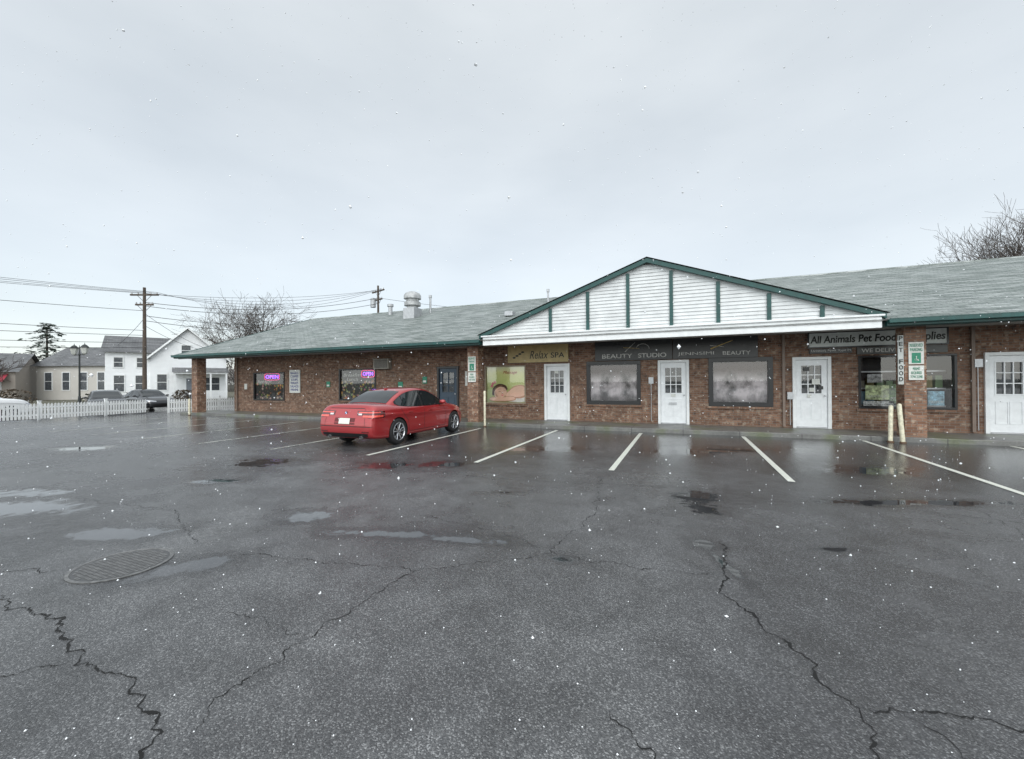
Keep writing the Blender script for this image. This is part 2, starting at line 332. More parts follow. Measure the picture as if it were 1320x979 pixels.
for x0,x1 in ((-23.9,-23.45),(-7.45,-7.0),(5.24,5.68)):
    b=B(); b.box(x0,x1,13.62,14.07,.1,2.95,BRICKP); b.make('brick_pillar',plaza,bevel=.006)
b=B(); b.box(-24.2,16.2,13.22,15.1,3.02,3.06,SOFF); b.box(-24.2,16.2,13.16,13.22,2.9,3.12,mat('beam_dark',(.05,.08,.075),.6)); b.box(-24.2,16.2,13.5,14.15,2.94,3.018,SOFF); b.make('soffit',plaza)
roof=B()
ye,yr,ze,zr=13.0,21.5,3.08,6.12
def slope(b,x0,x1,ya,za,yb,zb,m,n=1):
    L=math.hypot(yb-ya,zb-za); b.quad([(x0,ya,za),(x1,ya,za),(x1,yb,zb),(x0,yb,zb)],m,[(x0,0),(x1,0),(x1,L),(x0,L)])
slope(roof,-24.3,16.3,ye,ze,yr,zr,SHING)
L=math.hypot(8.5,3.04)
roof.quad([(16.3,30,ze),(-24.3,30,ze),(-24.3,yr,zr),(16.3,yr,zr)],SHING,[(16.3,0),(-24.3,0),(-24.3,L),(16.3,L)])
roof.quad([(-24.3,ye,ze-.03),(16.3,ye,ze-.03),(16.3,yr,zr-.06),(-24.3,yr,zr-.06)],SOFF)
rf=roof.make('roof',plaza)
for x in (-22.75,15.85):
    b=B(); b.quad([(x,15.1,3.06),(x,29.8,3.06),(x,21.5,6.0)],BRICK); b.make('gable_end_wall',plaza)
for x in (-24.3,16.24):
    b=B()
    b.quad([(x,ye,ze-.16),(x,ye,ze+.02),(x,yr,zr+.02),(x,yr,zr-.16)],TEAL); b.quad([(x+.06,ye,ze-.16),(x+.06,ye,ze+.02),(x+.06,yr,zr+.02),(x+.06,yr,zr-.16)],TEAL)
    b.quad([(x,ye,ze+.02),(x+.06,ye,ze+.02),(x+.06,yr,zr+.02),(x,yr,zr+.02)],TEAL)
    b.make('rake_trim',plaza)
ridge=B(); ridge.tube((-24.3,21.5,6.1),(16.3,21.5,6.1),.06,.06,SHING,8); ridge.make('ridge_cap',plaza)
for x0,x1 in((-24.35,-6.6),(4.7,16.35)):
    b=B()
    b.box(x0,x1,12.9,13.02,2.98,3.075,TEAL); b.box(x0,x1,12.89,12.905,3.075,3.09,TEAL); b.box(x0,x1,13.03,13.15,2.92,3.05,TEAL)
    b.make('gutter',plaza,bevel=.008)
GC,GH=-.98,5.62; zp=5.24; zb=3.22
def zg(x): return zb+(zp-zb)*(1-abs(x-GC)/GH)
gb=B(); z=3.2; step=.105
while z<zp-.1:
    z1=min(z+step,zp-.1)
    def hw(zz): return GH*(1-(zz-zb)/(zp-zb))-.05
    a,c=hw(z),max(.02,hw(z1))
    gb.quad([(GC-a,13.16,z),(GC+a,13.16,z),(GC+c,13.185,z1),(GC-c,13.185,z1)],SLAT)
    gb.quad([(GC-a,13.185,z),(GC+a,13.185,z),(GC+a,13.16,z),(GC-a,13.16,z)],SLAT)
    z=z1
gable=gb.make('gable_siding',plaza)
for x in (-4.05,-2.8,-1.55,-.3,.95,2.2,3.4):
    b=B(); t=zg(x)-.12; b.box(x-.05,x+.05,13.12,13.17,3.2,t,TEAL); b.make('batten',gable)
b=B()
for sg in(-1,1):
    x0=GC+sg*(GH+.05); z0=zb+.02
    P0=Vector((x0,0,z0)); P1=Vector((GC,0,zp+.06)); d=Vector((0,0,-.125)); q=[P0,P1,P1+d,P0+d]
    f=[Vector((p.x,13.02,p.z)) for p in q]; g=[Vector((p.x,13.13,p.z)) for p in q]
    b.quad(f,TEAL); b.quad(g,TEAL)
    for i in range(4): b.quad([f[i],f[(i+1)%4],g[(i+1)%4],g[i]],TEAL)
b.make('rake_board',gable)
b=B(); b.box(-6.5,4.6,13.03,13.15,2.88,3.2,WHITE); b.box(-6.55,4.65,12.98,13.03,3.17,3.22,WHITE); b.make('fascia_beam',gable,bevel=.008)
b=B()
for sg in (-1,1):
    x0=GC+sg*(GH+.12); z0=zb-.0
    yint=lambda z:(z-ze)/(zr-ze)*(yr-ye)+ye
    pts=[(x0,12.98,z0+.03),(GC,12.98,zp+.09),(GC,yint(zp+.1),zp+.09),(x0,yint(z0)+.1,z0+.03)]
    Ls=math.hypot(x0-GC,zp-z0)
    b.quad(pts,SHING,[(12.98,0),(12.98,Ls),(19,Ls),(13.6,0)])
b.make('gable_roof',plaza)
b=B(); b.quad([(GC-GH+.1,13.2,3.15),(GC+GH-.1,13.2,3.15),(GC,13.2,zp-.05)],SOFF); b.make('gable_backing',gable)
def window(x0,x1,z0,z1,fill,fm=BLACK,mull=(),fw=.07,gl=True,fy=15.3):
    b=B(); y0,y1=15.07,15.2
    b.box(x0,x1,y0,y1,z1-fw,z1,fm).box(x0,x1,y0,y1,z0,z0+fw,fm).box(x0,x0+fw,y0,y1,z0+fw,z1-fw,fm).box(x1-fw,x1,y0,y1,z0+fw,z1-fw,fm)
    for m in mull: b.box(m-.03,m+.03,y0+.01,y1,z0+fw,z1-fw,fm)
    w=b.make('window',plaza,bevel=.005)
    if gl:
        g=B(); g.quad([(x0+fw,15.14,z0+fw),(x1-fw,15.14,z0+fw),(x1-fw,15.14,z1-fw),(x0+fw,15.14,z1-fw)],GLASS); g.make('glass',w)
    if fill is not None:
        c=B(); n=60 if fill is CURT else 1
        for i in range(n):
            a=x0+fw+(x1-x0-2*fw)*i/n; d=x0+fw+(x1-x0-2*fw)*(i+1)/n
            f=lambda x:fy+(.006*math.sin(x*21)+.003*math.sin(x*47) if fill is CURT else 0)
            c.quad([(a,f(a),z0),(d,f(d),z0),(d,f(d),z1),(a,f(a),z1)],fill)
        c.make('curtain' if fill is CURT else 'window_display',w,smooth=60)
    s=B(); s.box(x0-.06,x1+.06,15.04,15.12,z0-.075,z0-.003,BRICK); s.make('sill',w)
    return w
w1=window(-21.2,-18.88,.71,2.19,FOOD,fy=15.165); w2=window(-15.22,-13.0,.77,2.27,FOOD,fy=15.165)
window(-7.45,-5.67,.73,2.25,MASS,fm=mat('tan_frame',(.3,.24,.17),.5),fw=.05,fy=15.165)
window(-3.28,-1.37,.76,2.31,CURT,fw=.13,fy=15.19); window(.78,2.61,.75,2.33,CURT,fw=.14,fy=15.19)
w4=window(4.76,6.93,.74,2.29,None,fw=.06,mull=(5.85,))
ac=empty('air_conditioner',(-12.55,15.0,2.2),'beige through-wall air conditioner in the brick wall','air conditioner')
b=B(); b.box(-.42,.42,-.12,.2,.02,.48,ACM); b.make('casing',ac,bevel=.01)
b=B(); b.box(-.36,.36,-.128,-.12,.06,.44,DARK)
for i in range(9): b.box(-.36,.36,-.14,-.128,.06+i*.043,.08+i*.043,ACM)
b.make('grille',ac)
def door(x0,x1,z0,z1,col,lites=(3,3),white=True):
    fm=WHITE if white else BLACK; fw=.09
    b=B(); b.box(x0,x0+fw,15.04,15.2,z0,z1,fm).box(x1-fw,x1,15.04,15.2,z0,z1,fm).box(x0+fw,x1-fw,15.04,15.2,z1-fw,z1,fm).box(x0+fw,x1-fw,15.03,15.2,z0-.0,z0+.035,METAL)
    d=b.make('door_frame',plaza,bevel=.006)
    a,c,lo,hi=x0+fw+.006,x1-fw-.006,z0+.04,z1-fw-.006
    gx0,gx1,gz0,gz1=a+.14,c-.14,lo+1.02,hi-.17
    b=B(); b.box(a,gx0,15.1,15.15,lo,hi,col).box(gx1,c,15.1,15.15,lo,hi,col).box(gx0,gx1,15.1,15.15,lo,gz0,col).box(gx0,gx1,15.1,15.15,gz1,hi,col)
    dr=b.make('door',plaza)
    b=B(); nx,nz=lites
    for i in range(1,nx): xx=gx0+(gx1-gx0)*i/nx; b.box(xx-.012,xx+.012,15.095,15.13,gz0,gz1,col)
    for i in range(1,nz): zz=gz0+(gz1-gz0)*i/nz; b.box(gx0,gx1,15.097,15.128,zz-.012,zz+.012,col)
    for (p,q,r,s2) in((gx0-.03,gx0,gz0-.03,gz1+.03),(gx1,gx1+.03,gz0-.03,gz1+.03)): b.box(p,q,15.085,15.1,r,s2,col)
    b.box(gx0,gx1,15.085,15.1,gz0-.03,gz0,col).box(gx0,gx1,15.085,15.1,gz1,gz1+.03,col)
    b.make('muntins',dr)
    g=B(); g.quad([(gx0,15.135,gz0),(gx1,15.135,gz0),(gx1,15.135,gz1),(gx0,15.135,gz1)],GLASS); g.make('door_glass',dr)
    g=B(); g.quad([(gx0-.1,15.26,gz0-.1),(gx1+.1,15.26,gz0-.1),(gx1+.1,15.26,gz1+.1),(gx0-.1,15.26,gz1+.1)],mat('dim_room',(.09,.10,.115),.7,var=.5,scale=2)); g.make('interior_shade',dr)
    b=B()
    for k in range(2):
        pa=gx0-.02+k*((gx1-gx0)/2+.02); pc=pa+(gx1-gx0)/2
        for (p,q,r,s2) in((pa,pa+.02,lo+.22,lo+.82),(pc-.02,pc,lo+.22,lo+.82),(pa+.02,pc-.02,lo+.22,lo+.24),(pa+.02,pc-.02,lo+.80,lo+.82)): b.box(p,q,15.088,15.1,r,s2,col)
    b.make('panel_moulding',dr)
    h=B(); h.tube((c-.06,15.1,lo+.95),(c-.06,15.03,lo+.95),.012,.012,METAL,8,True); h.tube((c-.06,15.045,lo+.95),(c-.06,15.02,lo+.95),.028,.024,METAL,12,True); h.make('door_handle',dr)
    return dr
DW=mat('door_white',(.80,.82,.83),.35,var=.05)
for x0,x1,z1 in((-4.9,-3.91,2.27),(-.8,.19,2.30),(3.12,4.10,2.29),(7.47,8.45,2.29)): dr=door(x0,x1,.12,z1,DW)
door(-9.7,-8.65,.12,2.27,BLUE,(2,3),False)
paper=mat('paper',(.65,.66,.62),.6,var=.1,scale=15)
for x,z,w,h,c in((3.42,1.98,.14,.12,'k'),(3.62,1.62,.2,.17,'w'),(3.55,1.35,.13,.12,'w'),(3.78,1.4,.12,.1,'k'),(3.5,1.15,.1,.1,'w'),(-4.5,2.0,.16,.1,'w'),(-.38,1.15,.14,.1,'w')):
    b=B(); b.box(x,x+w,15.07,15.084,z-h,z,paper if c=='w' else SIGNB); o=b.make('door_notice'); top(o,'small printed notice stuck on the white shop door','notice','door notices')
b=B(); b.box(-.45,-.2,15.07,15.09,.78,.86,METAL); o=b.make('mail_slot',plaza)
for x in(-8.1,7.2,2.85,-22.5):
    b=B(); b.box(x,x+.07,15.02,15.08,.15,3.0,mat('spout_brown',(.2,.15,.12),.5)); b.make('downspout',plaza)
for x,z in((-1.1,1.5),(2.85+.12,1.0),(7.25,1.9),(-7.7,1.7)):
    b=B(); b.box(x,x+.16,15.0,15.095,z,z+.22,METAL); b.tube((x+.08,15.05,z),(x+.08,15.05,.2),.012,.012,METAL,6); b.make('meter_box',plaza)
# ---------------------------------------------------------------- signs
def sign(x0,x1,z0,z1,m,label,y=15.06,frame=None):
    s=empty('shop_sign',((x0+x1)/2,y,z0),label,'sign'); cx=(x0+x1)/2
    b=B(); b.box(x0-cx,x1-cx,-.03,.03,0,z1-z0,m); b.make('sign_panel',s,bevel=.004)
    if frame:
        b=B(); h=z1-z0; w=x1-x0
        b.box(-w/2-.02,w/2+.02,-.045,-.031,-.02,.02,frame).box(-w/2-.02,w/2+.02,-.045,-.031,h-.02,h+.02,frame).box(-w/2-.02,-w/2+.02,-.045,-.031,.02,h-.02,frame).box(w/2-.02,w/2+.02,-.045,-.031,.02,h-.02,frame); b.make('frame',s)
    return s
s=sign(-6.40,-3.95,2.34,3.01,GOLD,'long gold coloured spa sign mounted on brick above a white door')
text(s,'SPA',.55,1.08,.16,.36,-.036,LETK,bold=.01); text(s,'Relax',-.3,.45,.14,.44,-.036,LETK,shear=.3)
b=B()
for k in range(4): b.disc((-.95+k*.12,-.034,.2+.07*k),.035,LETK,n=12,rx=.07)
b.make('ornament',s)
s=sign(-2.95,-.33,2.33,3.01,SIGNB,'black beauty studio sign with pale letters under the canopy')
text(s,'BEAUTY',-1.05,.0,.08,.23,-.036,LETW,bold=.005); text(s,'STUDIO',.2,1.12,.08,.23,-.036,LETW,bold=.005)
b=B(); b.tube((-.25,-.036,.3),(.1,-.036,.62),.012,.006,LETW,6); b.tube((-.3,-.036,.45),(.25,-.036,.4),.012,.006,LETG,6)
for i in range(10):
    t=i/9*2.6; b.tube((.35+.22*math.cos(t),-.036,.38+.18*math.sin(t)),(.35+.22*math.cos(t+.29),-.036,.38+.18*math.sin(t+.29)),.01,.01,LETW,6)
b.make('salon_logo',s)
s=sign(-.31,2.2,2.33,3.01,SIGNB,'black beauty shop sign with thin pale letters under the canopy')
text(s,'JENNSIMI',-1.1,.0,.09,.22,-.036,LETW); text(s,'BEAUTY',.26,1.05,.09,.21,-.036,LETW)
b=B(); b.tube((-.1,-.036,.3),(.55,-.036,.56),.022,.010,LETG,6); b.tube((-.12,-.036,.42),(.3,-.036,.36),.012,.006,LETW,6); b.make('brush_logo',s)
s=sign(3.53,6.72,2.56,3.01,SIGNW,'long pale pet food shop sign with bold dark lettering',frame=SIGNB)
text(s,'All Animals Pet Food & Supplies',-1.55,1.55,.06,.35,-.036,LETK,bold=.028,shear=.12)
s=sign(4.72,6.72,2.33,2.53,SIGNG,'grey delivery sign board with pale letters above shop window')
text(s,'WE DELIVER',-.90,.05,.05,.16,-.036,LETW,bold=.008)
s=sign(3.56,4.6,2.38,2.52,SIGNB,'small dark sign with a row of fine white letters')
text(s,'Livestock Feed  Type M',-.48,.48,.04,.115,-.036,LETW)
for x,z,w,h,c in((4.95,1.0,.55,.42,(.6,.66,.4)),(5.0,1.5,.35,.25,(.5,.5,.5)),(6.35,.85,.35,.4,(.3,.5,.6)),(6.1,.85,.2,.3,(.6,.6,.5)),(5.5,.9,.25,.55,(.2,.3,.15)),(4.9,.82,.7,.14,(.7,.7,.66))):
    b=B(); m=mat('poster_%d'%int(x*100+z*10),c,.5,var=.5,scale=14); b.box(x,x+w,15.18,15.19,z,z+h,m); o=b.make('window_poster'); top(o,'printed pet product poster taped inside a shop window','poster','pet shop window posters')
    text(o,'PET' if w<.3 else 'MAXIMUM',x+.03,x+w-.03,z+h*.15,z+h*.32,15.175,paper if h>.2 else LETK)
e=empty('shop_shelf',(5.85,15.55,.3),'dim interior shelf stacked with pet goods behind the window','shelf')
b=B()
for k in range(4): b.box(-1.0,1.0,-.12,.1,k*.5,k*.5+.04,METAL)
b.make('shelf_board',e)
rnd=random.Random(2)
for k in range(3):
    for i in range(9):
        x=-1+i*.22; b=B(); b.box(x+.02,x+.18,-.1,.06,k*.5+.043,k*.5+.043+rnd.uniform(.2,.4),mat('pack_%d'%rnd.randint(0,4),(rnd.uniform(.1,.6),rnd.uniform(.1,.5),rnd.uniform(.05,.4)),.5)); b.make('pet_food_bag',e,bevel=.01)
# ---- massage poster
ps=empty('massage_poster',(-6.56,15.155,.75),'window poster showing a reclining woman resting on folded arms','poster')
sk=mat('print_skin',(.85,.60,.46),.5,var=.06,scale=2); skd=mat('print_skin_shade',(.60,.36,.24),.5,var=.1); hr=mat('print_hair',(.10,.045,.025),.5,var=.3); hr2=mat('print_hair_light',(.22,.11,.05),.5,var=.3); fl=mat('print_flower',(.75,.2,.25),.5); tw=mat('print_towel',(.84,.82,.76),.5)
def poly(bb,pts,m,y):
    out=[]; n=len(pts)
    for i in range(n):
        p0,p1,p2,p3=[Vector(pts[(i+k-1)%n]) for k in range(4)]
        for k in range(6):
            t=k/6; out.append(.5*((2*p1)+(p2-p0)*t+(2*p0-5*p1+4*p2-p3)*t*t+(3*p1-p0-3*p2+p3)*t**3))
    b0=len(bb.v); bb.v+=[(q.x,y,q.y) for q in out]; bb.face(list(range(b0,b0+len(out))),m)
b=B(); poly(b,[(-.1,.12),(.4,.05),(.82,.08),(.82,.30),(.3,.26)],tw,-.001)
poly(b,[(-.05,.30),(.15,.50),(.35,.66),(.6,.72),(.82,.66),(.82,.25),(.3,.2)],skd,-.0018); poly(b,[(.0,.30),(.18,.50),(.36,.62),(.6,.68),(.82,.62),(.82,.32),(.3,.24)],sk,-.0022)
poly(b,[(-.72,.12),(-.4,.06),(.2,.08),(.45,.16),(.3,.28),(-.2,.24),(-.6,.24)],skd,-.0026); poly(b,[(-.70,.14),(-.4,.09),(.2,.11),(.42,.18),(.25,.26),(-.2,.22),(-.6,.22)],sk,-.003); b.make('printed_body',ps)
b=B(); poly(b,[(-.56,.30),(-.58,.50),(-.48,.68),(-.25,.77),(.0,.71),(.09,.56),(.0,.5),(-.3,.4)],hr,-.0034); poly(b,[(-.52,.5),(-.40,.65),(-.2,.72),(-.02,.66),(-.2,.66),(-.4,.58)],hr2,-.0037)
poly(b,[(-.46,.26),(-.49,.42),(-.42,.56),(-.24,.65),(-.04,.61),(.05,.46),(.0,.32),(-.12,.23),(-.3,.2)],sk,-.0041); poly(b,[(-.44,.27),(-.47,.4),(-.42,.5),(-.40,.38),(-.34,.26)],skd,-.0044)
poly(b,[(-.32,.47),(-.25,.455),(-.19,.475),(-.25,.468)],hr,-.0047); poly(b,[(-.10,.49),(-.05,.485),(.0,.505),(-.05,.497)],hr,-.0047); poly(b,[(-.34,.53),(-.26,.56),(-.18,.54),(-.26,.57)],hr2,-.0047); poly(b,[(-.11,.55),(-.05,.575),(.0,.56),(-.05,.585)],hr2,-.0047)
poly(b,[(-.15,.46),(-.11,.39),(-.13,.365),(-.17,.37)],skd,-.0047); poly(b,[(-.21,.32),(-.15,.335),(-.08,.325),(-.14,.295)],fl,-.0047); b.make('printed_head',ps)
b=B()
for cx,cz in((-.56,.78),(-.47,.83),(-.60,.68)):
    for k in range(5):
        a=k*1.256; x,z=cx+.035*math.cos(a),cz+.035*math.sin(a); poly(b,[(x+.03*math.cos(t*1.571),z+.024*math.sin(t*1.571)) for t in range(4)],fl,-.005-.0001*k)
b.make('printed_flowers',ps); text(ps,'Massage',-.1,.5,1.14,1.28,-.006,mat('print_red',(.5,.1,.05),.5),shear=.3)
s=empty('menu_board',(-18.1,15.06,1.12),'white price board with rows of dark text on brick wall','menu board')
b=B(); b.box(-.36,.36,-.03,.03,0,1.16,paper); b.make('board',s,bevel=.004)
text(s,'BAGELS\nCOFFEE\nSOUPS\nWRAPS\nSALADS\nPANINI',-.28,.28,.1,1.06,-.035,mat('blue_print',(.05,.06,.25),.5),bold=.01)
for x,z,w,h in((-11.75,1.3,.25,.33),(-8.35,1.45,.15,.6),(-10.45,1.55,.22,.3),(-21.9,1.3,.2,.3),(-16.0,1.4,.22,.28)):
    b=B(); b.box(x,x+w,15.07,15.097,z,z+h,GREEN if w>.2 else paper); b.quad([(x+.03,15.066,z+.05),(x+w-.03,15.066,z+.05),(x+w-.03,15.066,z+h*.45),(x+.03,15.066,z+h*.45)],paper); o=b.make('wall_notice'); top(o,'small rectangular notice fixed on the brick wall','notice','wall notices')
NEP=mat('neon_violet',(.3,.1,.8),.4,emis=((.30,.10,1.0),3.2)); NER=mat('neon_red',(.8,.1,.3),.4,emis=((1.0,.08,.30),1.5))
def neon(cx,cz,w,h):
    s=empty('neon_open_sign',(cx,15.13,cz),'lit violet open sign with pink oval border in a dark window','neon sign','lit open signs')
    t=text(s,'OPEN',-w/2+.08,w/2-.08,-h*.26,h*.26,0,NEP,name='neon_letters',bold=.01)
    b=B(); n=28
    for i in range(n):
        a,c=2*math.pi*i/n,2*math.pi*(i+1)/n; f=lambda t:(w/2*abs(math.cos(t))**.4*(1 if math.cos(t)>0 else -1),0,h/2*abs(math.sin(t))**.4*(1 if math.sin(t)>0 else -1))
        b.tube(f(a),f(c),.008,.008,NER,6)
    b.make('neon_border',s)
neon(-19.85,1.95,1.1,.34); neon(-13.5,2.02,.75,.32)
wb=empty('window_banner',(-20.1,15.155,1.3),'dark window banner with pale cafe lettering and food pictures','banner'); text(wb,'Bagels & Deli',-.85,.2,.32,.47,0,LETW,bold=.006,shear=.3)
wb=empty('window_banner',(-14.2,15.155,1.4),'dark window banner with pale cafe lettering and food pictures','banner'); text(wb,'Breakfast\nLunch',-.8,.3,.3,.65,0,LETW,bold=.006,shear=.3)
def hsign(x0,x1,y,z0,z1,label):
    s=empty('parking_sign',((x0+x1)/2,y,z0),label,'sign','accessible parking signs'); w=(x1-x0)/2; h=z1-z0
    b=B(); b.box(-w,w,-.012,.0,h*.42,h,paper); p=b.make('upper_plate',s); b=B(); b.box(-w,w,-.012,0,0,h*.38,paper); b.make('lower_plate',s)
    b=B(); b.quad([(-w*.6,-.016,h*.45),(w*.6,-.016,h*.45),(w*.6,-.016,h*.72),(-w*.6,-.016,h*.72)],GREEN); b.make('green_field',s)
    b=B(); cz=h*.54; r=w*.22
    for i in range(14):
        a=math.pi*.75+i/13*math.pi*1.35; c=a+.2
        b.tube((r*math.cos(a),-.018,cz+r*math.sin(a)),(r*math.cos(c),-.018,cz+r*math.sin(c)),.006,.006,paper,4)
    b.tube((-.0,-.018,cz+r*1.9),(0,-.018,cz),.008,.008,paper,4); b.tube((0,-.018,cz),(r,-.018,cz),.008,.008,paper,4); b.tube((r,-.018,cz),(r*1.4,-.018,cz-r),.008,.008,paper,4); b.disc((0,-.019,cz+r*2.3),.012,paper,n=12)
    b.make('wheelchair_symbol',s)
    text(s,'RESERVED\nPARKING',-w*.85,w*.85,h*.76,h*.96,-.016,GREEN,bold=.01)
    text(s,'PERMIT\nREQUIRED\nTOW ZONE',-w*.8,w*.8,h*.05,h*.33,-.016,GREEN)
hsign(5.32,5.62,13.6,1.57,2.53,'white and green accessible parking sign on brick pillar')
hsign(-7.4,-7.08,13.6,1.6,2.55,'white and green accessible parking sign on brick pillar')
s=empty('vertical_sign',(5.17,13.62,1.46),'narrow pale vertical sign spelling pet food down the pillar','sign')
b=B(); b.box(-.055,.055,-.02,.02,0,1.26,mat('strip_pale',(.50,.52,.50),.5)); b.make('sign_panel',s)
for i,ch in enumerate('PET FOOD'):
    if ch!=' ': text(s,ch,-.040,.040,1.13-i*.15,1.24-i*.15,-.025,LETK,bold=.025)
def bollard(x,y,h,lean,label,r=.048):
    e=empty('bollard',(x,y,0),label,'bollard','white bollards'); e.rotation_euler=(0,lean,0)
    b=B(); b.lathe([(r,0),(r,h-.03),(r*.75,h),(0.001,h+.01)],PLAST,n=20); b.make('post',e,smooth=40)
    b=B(); b.lathe([(r+.02,0),(r+.02,.03),(r,.04)],mat('rust',(.12,.07,.04),.7),n=20); b.make('base',e)
bollard(-6.55,13.25,1.28,0,'slim white steel bollard in front of brick pillar',.04)
bollard(4.83,13.3,.93,.02,'white bollard beside the pet shop pillar'); bollard(5.04,13.2,.98,-.07,'leaning white bollard beside the pet shop pillar')
bollard(-23.35,13.2,.85,0,'white bollard at the end of the walk')
e=empty('rooftop_exhaust_fan',(-13.8,19,5.2),'two tier galvanised kitchen exhaust fan on the shingle roof','exhaust fan')
b=B(); b.box(-.36,.36,-.36,.36,-.2,.5,METAL); b.make('curb_box',e)
b=B(); b.lathe([(.3,.5),(.3,.6),(.45,.64),(.45,.82),(.34,.9),(.34,.98),(.47,1.02),(.47,1.2),(.4,1.32),(.18,1.42),(.001,1.45)],mat('fan_white',(.42,.43,.43),.45,.2,var=.25),n=28); b.make('fan_housing',e,smooth=40)
for (x,y,z,r,h) in((-13.3,20,5.4,.06,1.2),(-6.4,20.4,5.6,.05,.8),(-16.6,20.6,5.5,.13,.95)):
    e=empty('vent_pipe',(x,y,z),'thin metal vent pipe standing on the roof','vent pipe','roof vent pipes'); b=B(); b.lathe([(r,0),(r,h-.2),(r*1.5,h-.17),(r*1.5,h-.03),(.001,h)],METAL,n=14); b.make('pipe',e)
e=empty('roof_vent',(-7.2,17.2,4.55),'small low roof vent on the shingles','roof vent'); b=B(); b.box(-.2,.2,-.2,.2,0,.22,METAL); b.make('vent_hood',e,bevel=.03)
# ---------------------------------------------------------------- cars
def catmull(pts,x):
    n=len(pts)
    if x<=pts[0][0]: return pts[0][1]
    if x>=pts[-1][0]: return pts[-1][1]
    for i in range(n-1):
        if pts[i][0]<=x<=pts[i+1][0]:
            a=pts[i];b_=pts[i+1]; h=b_[0]-a[0]; t=(x-a[0])/h
            m0=((b_[1]-pts[i-1][1])/(b_[0]-pts[i-1][0]) if i>0 else (b_[1]-a[1])/h)*h
            m1=((pts[i+2][1]-a[1])/(pts[i+2][0]-a[0]) if i<n-2 else (b_[1]-a[1])/h)*h
            return (2*t**3-3*t*t+1)*a[1]+(t**3-2*t*t+t)*m0+(-2*t**3+3*t*t)*b_[1]+(t**3-t*t)*m1
CARGLASS=mat('car_glass',(.012,.016,.018),.03,0,var=0,spec=.9); TYRE=mat('tyre_rubber',(.015,.015,.016),.75,var=.2,scale=20); RIM=mat('rim_silver',(.45,.46,.48),.25,.9,var=.05); CBLK=mat('car_black_trim',(.01,.01,.011),.4); WELL=mat('wheel_well',(.006,.006,.006),.9)
TAIL=mat('tail_lamp_red',(.10,.002,.004),.1,coat=1); TAIL2=mat('tail_lamp_bright',(.85,.10,.07),.15,coat=1); HEADL=mat('head_lamp',(.5,.52,.55),.08,.3,coat=1); PLATE=mat('licence_plate',(.75,.74,.66),.4,var=.1,scale=40); REVL=mat('reverse_lamp',(.7,.65,.65),.15,coat=1)
SEDAN=dict(L=4.63,wb=(.98,3.79),st=[(0,.78,.34,.80,.95),(.02,.83,.27,.91,1.00),(.08,.868,.23,.945,1.045),(.2,.895,.21,.955,1.062),(.6,.91,.19,.955,1.062),(.95,.915,.18,.945,1.045),(1.5,.92,.18,.93,.98),(2.3,.92,.18,.915,.965),(3.2,.92,.18,.905,.965),(3.6,.915,.18,.89,.95),(4.0,.895,.18,.85,.91),(4.35,.84,.19,.765,.835),(4.56,.75,.22,.69,.755),(4.63,.60,.30,.61,.67)],
 zr=[(.72,1.035),(.92,1.14),(1.12,1.245),(1.4,1.36),(1.72,1.435),(2.12,1.46),(2.52,1.43),(2.8,1.35),(3.1,1.21),(3.42,1.025),(3.58,.94)],belt=.925,gy=(1.02,3.2),rw=(.80,1.44),ws=(2.72,3.44),bp=2.12,zg=.948)
SUV=dict(L=4.6,wb=(.85,3.65),st=[(0,.72,.42,.95,1.08),(.05,.82,.34,1.06,1.15),(.15,.88,.28,1.1,1.2),(.5,.92,.26,1.1,1.2),(1.0,.925,.26,1.08,1.15),(2.3,.925,.26,1.05,1.1),(3.2,.925,.26,1.04,1.1),(3.6,.92,.26,1.03,1.08),(4.0,.90,.26,.99,1.05),(4.35,.85,.28,.9,.98),(4.55,.75,.32,.82,.88),(4.6,.6,.4,.7,.76)],
 zr=[(.12,1.12),(.25,1.35),(.45,1.54),(.8,1.64),(1.4,1.69),(2.1,1.69),(2.5,1.63),(2.8,1.5),(3.1,1.33),(3.4,1.15),(3.55,1.05)],belt=1.06,gy=(.45,3.1),rw=(.2,.42),ws=(2.6,3.35),bp=2.1,zg=1.1)
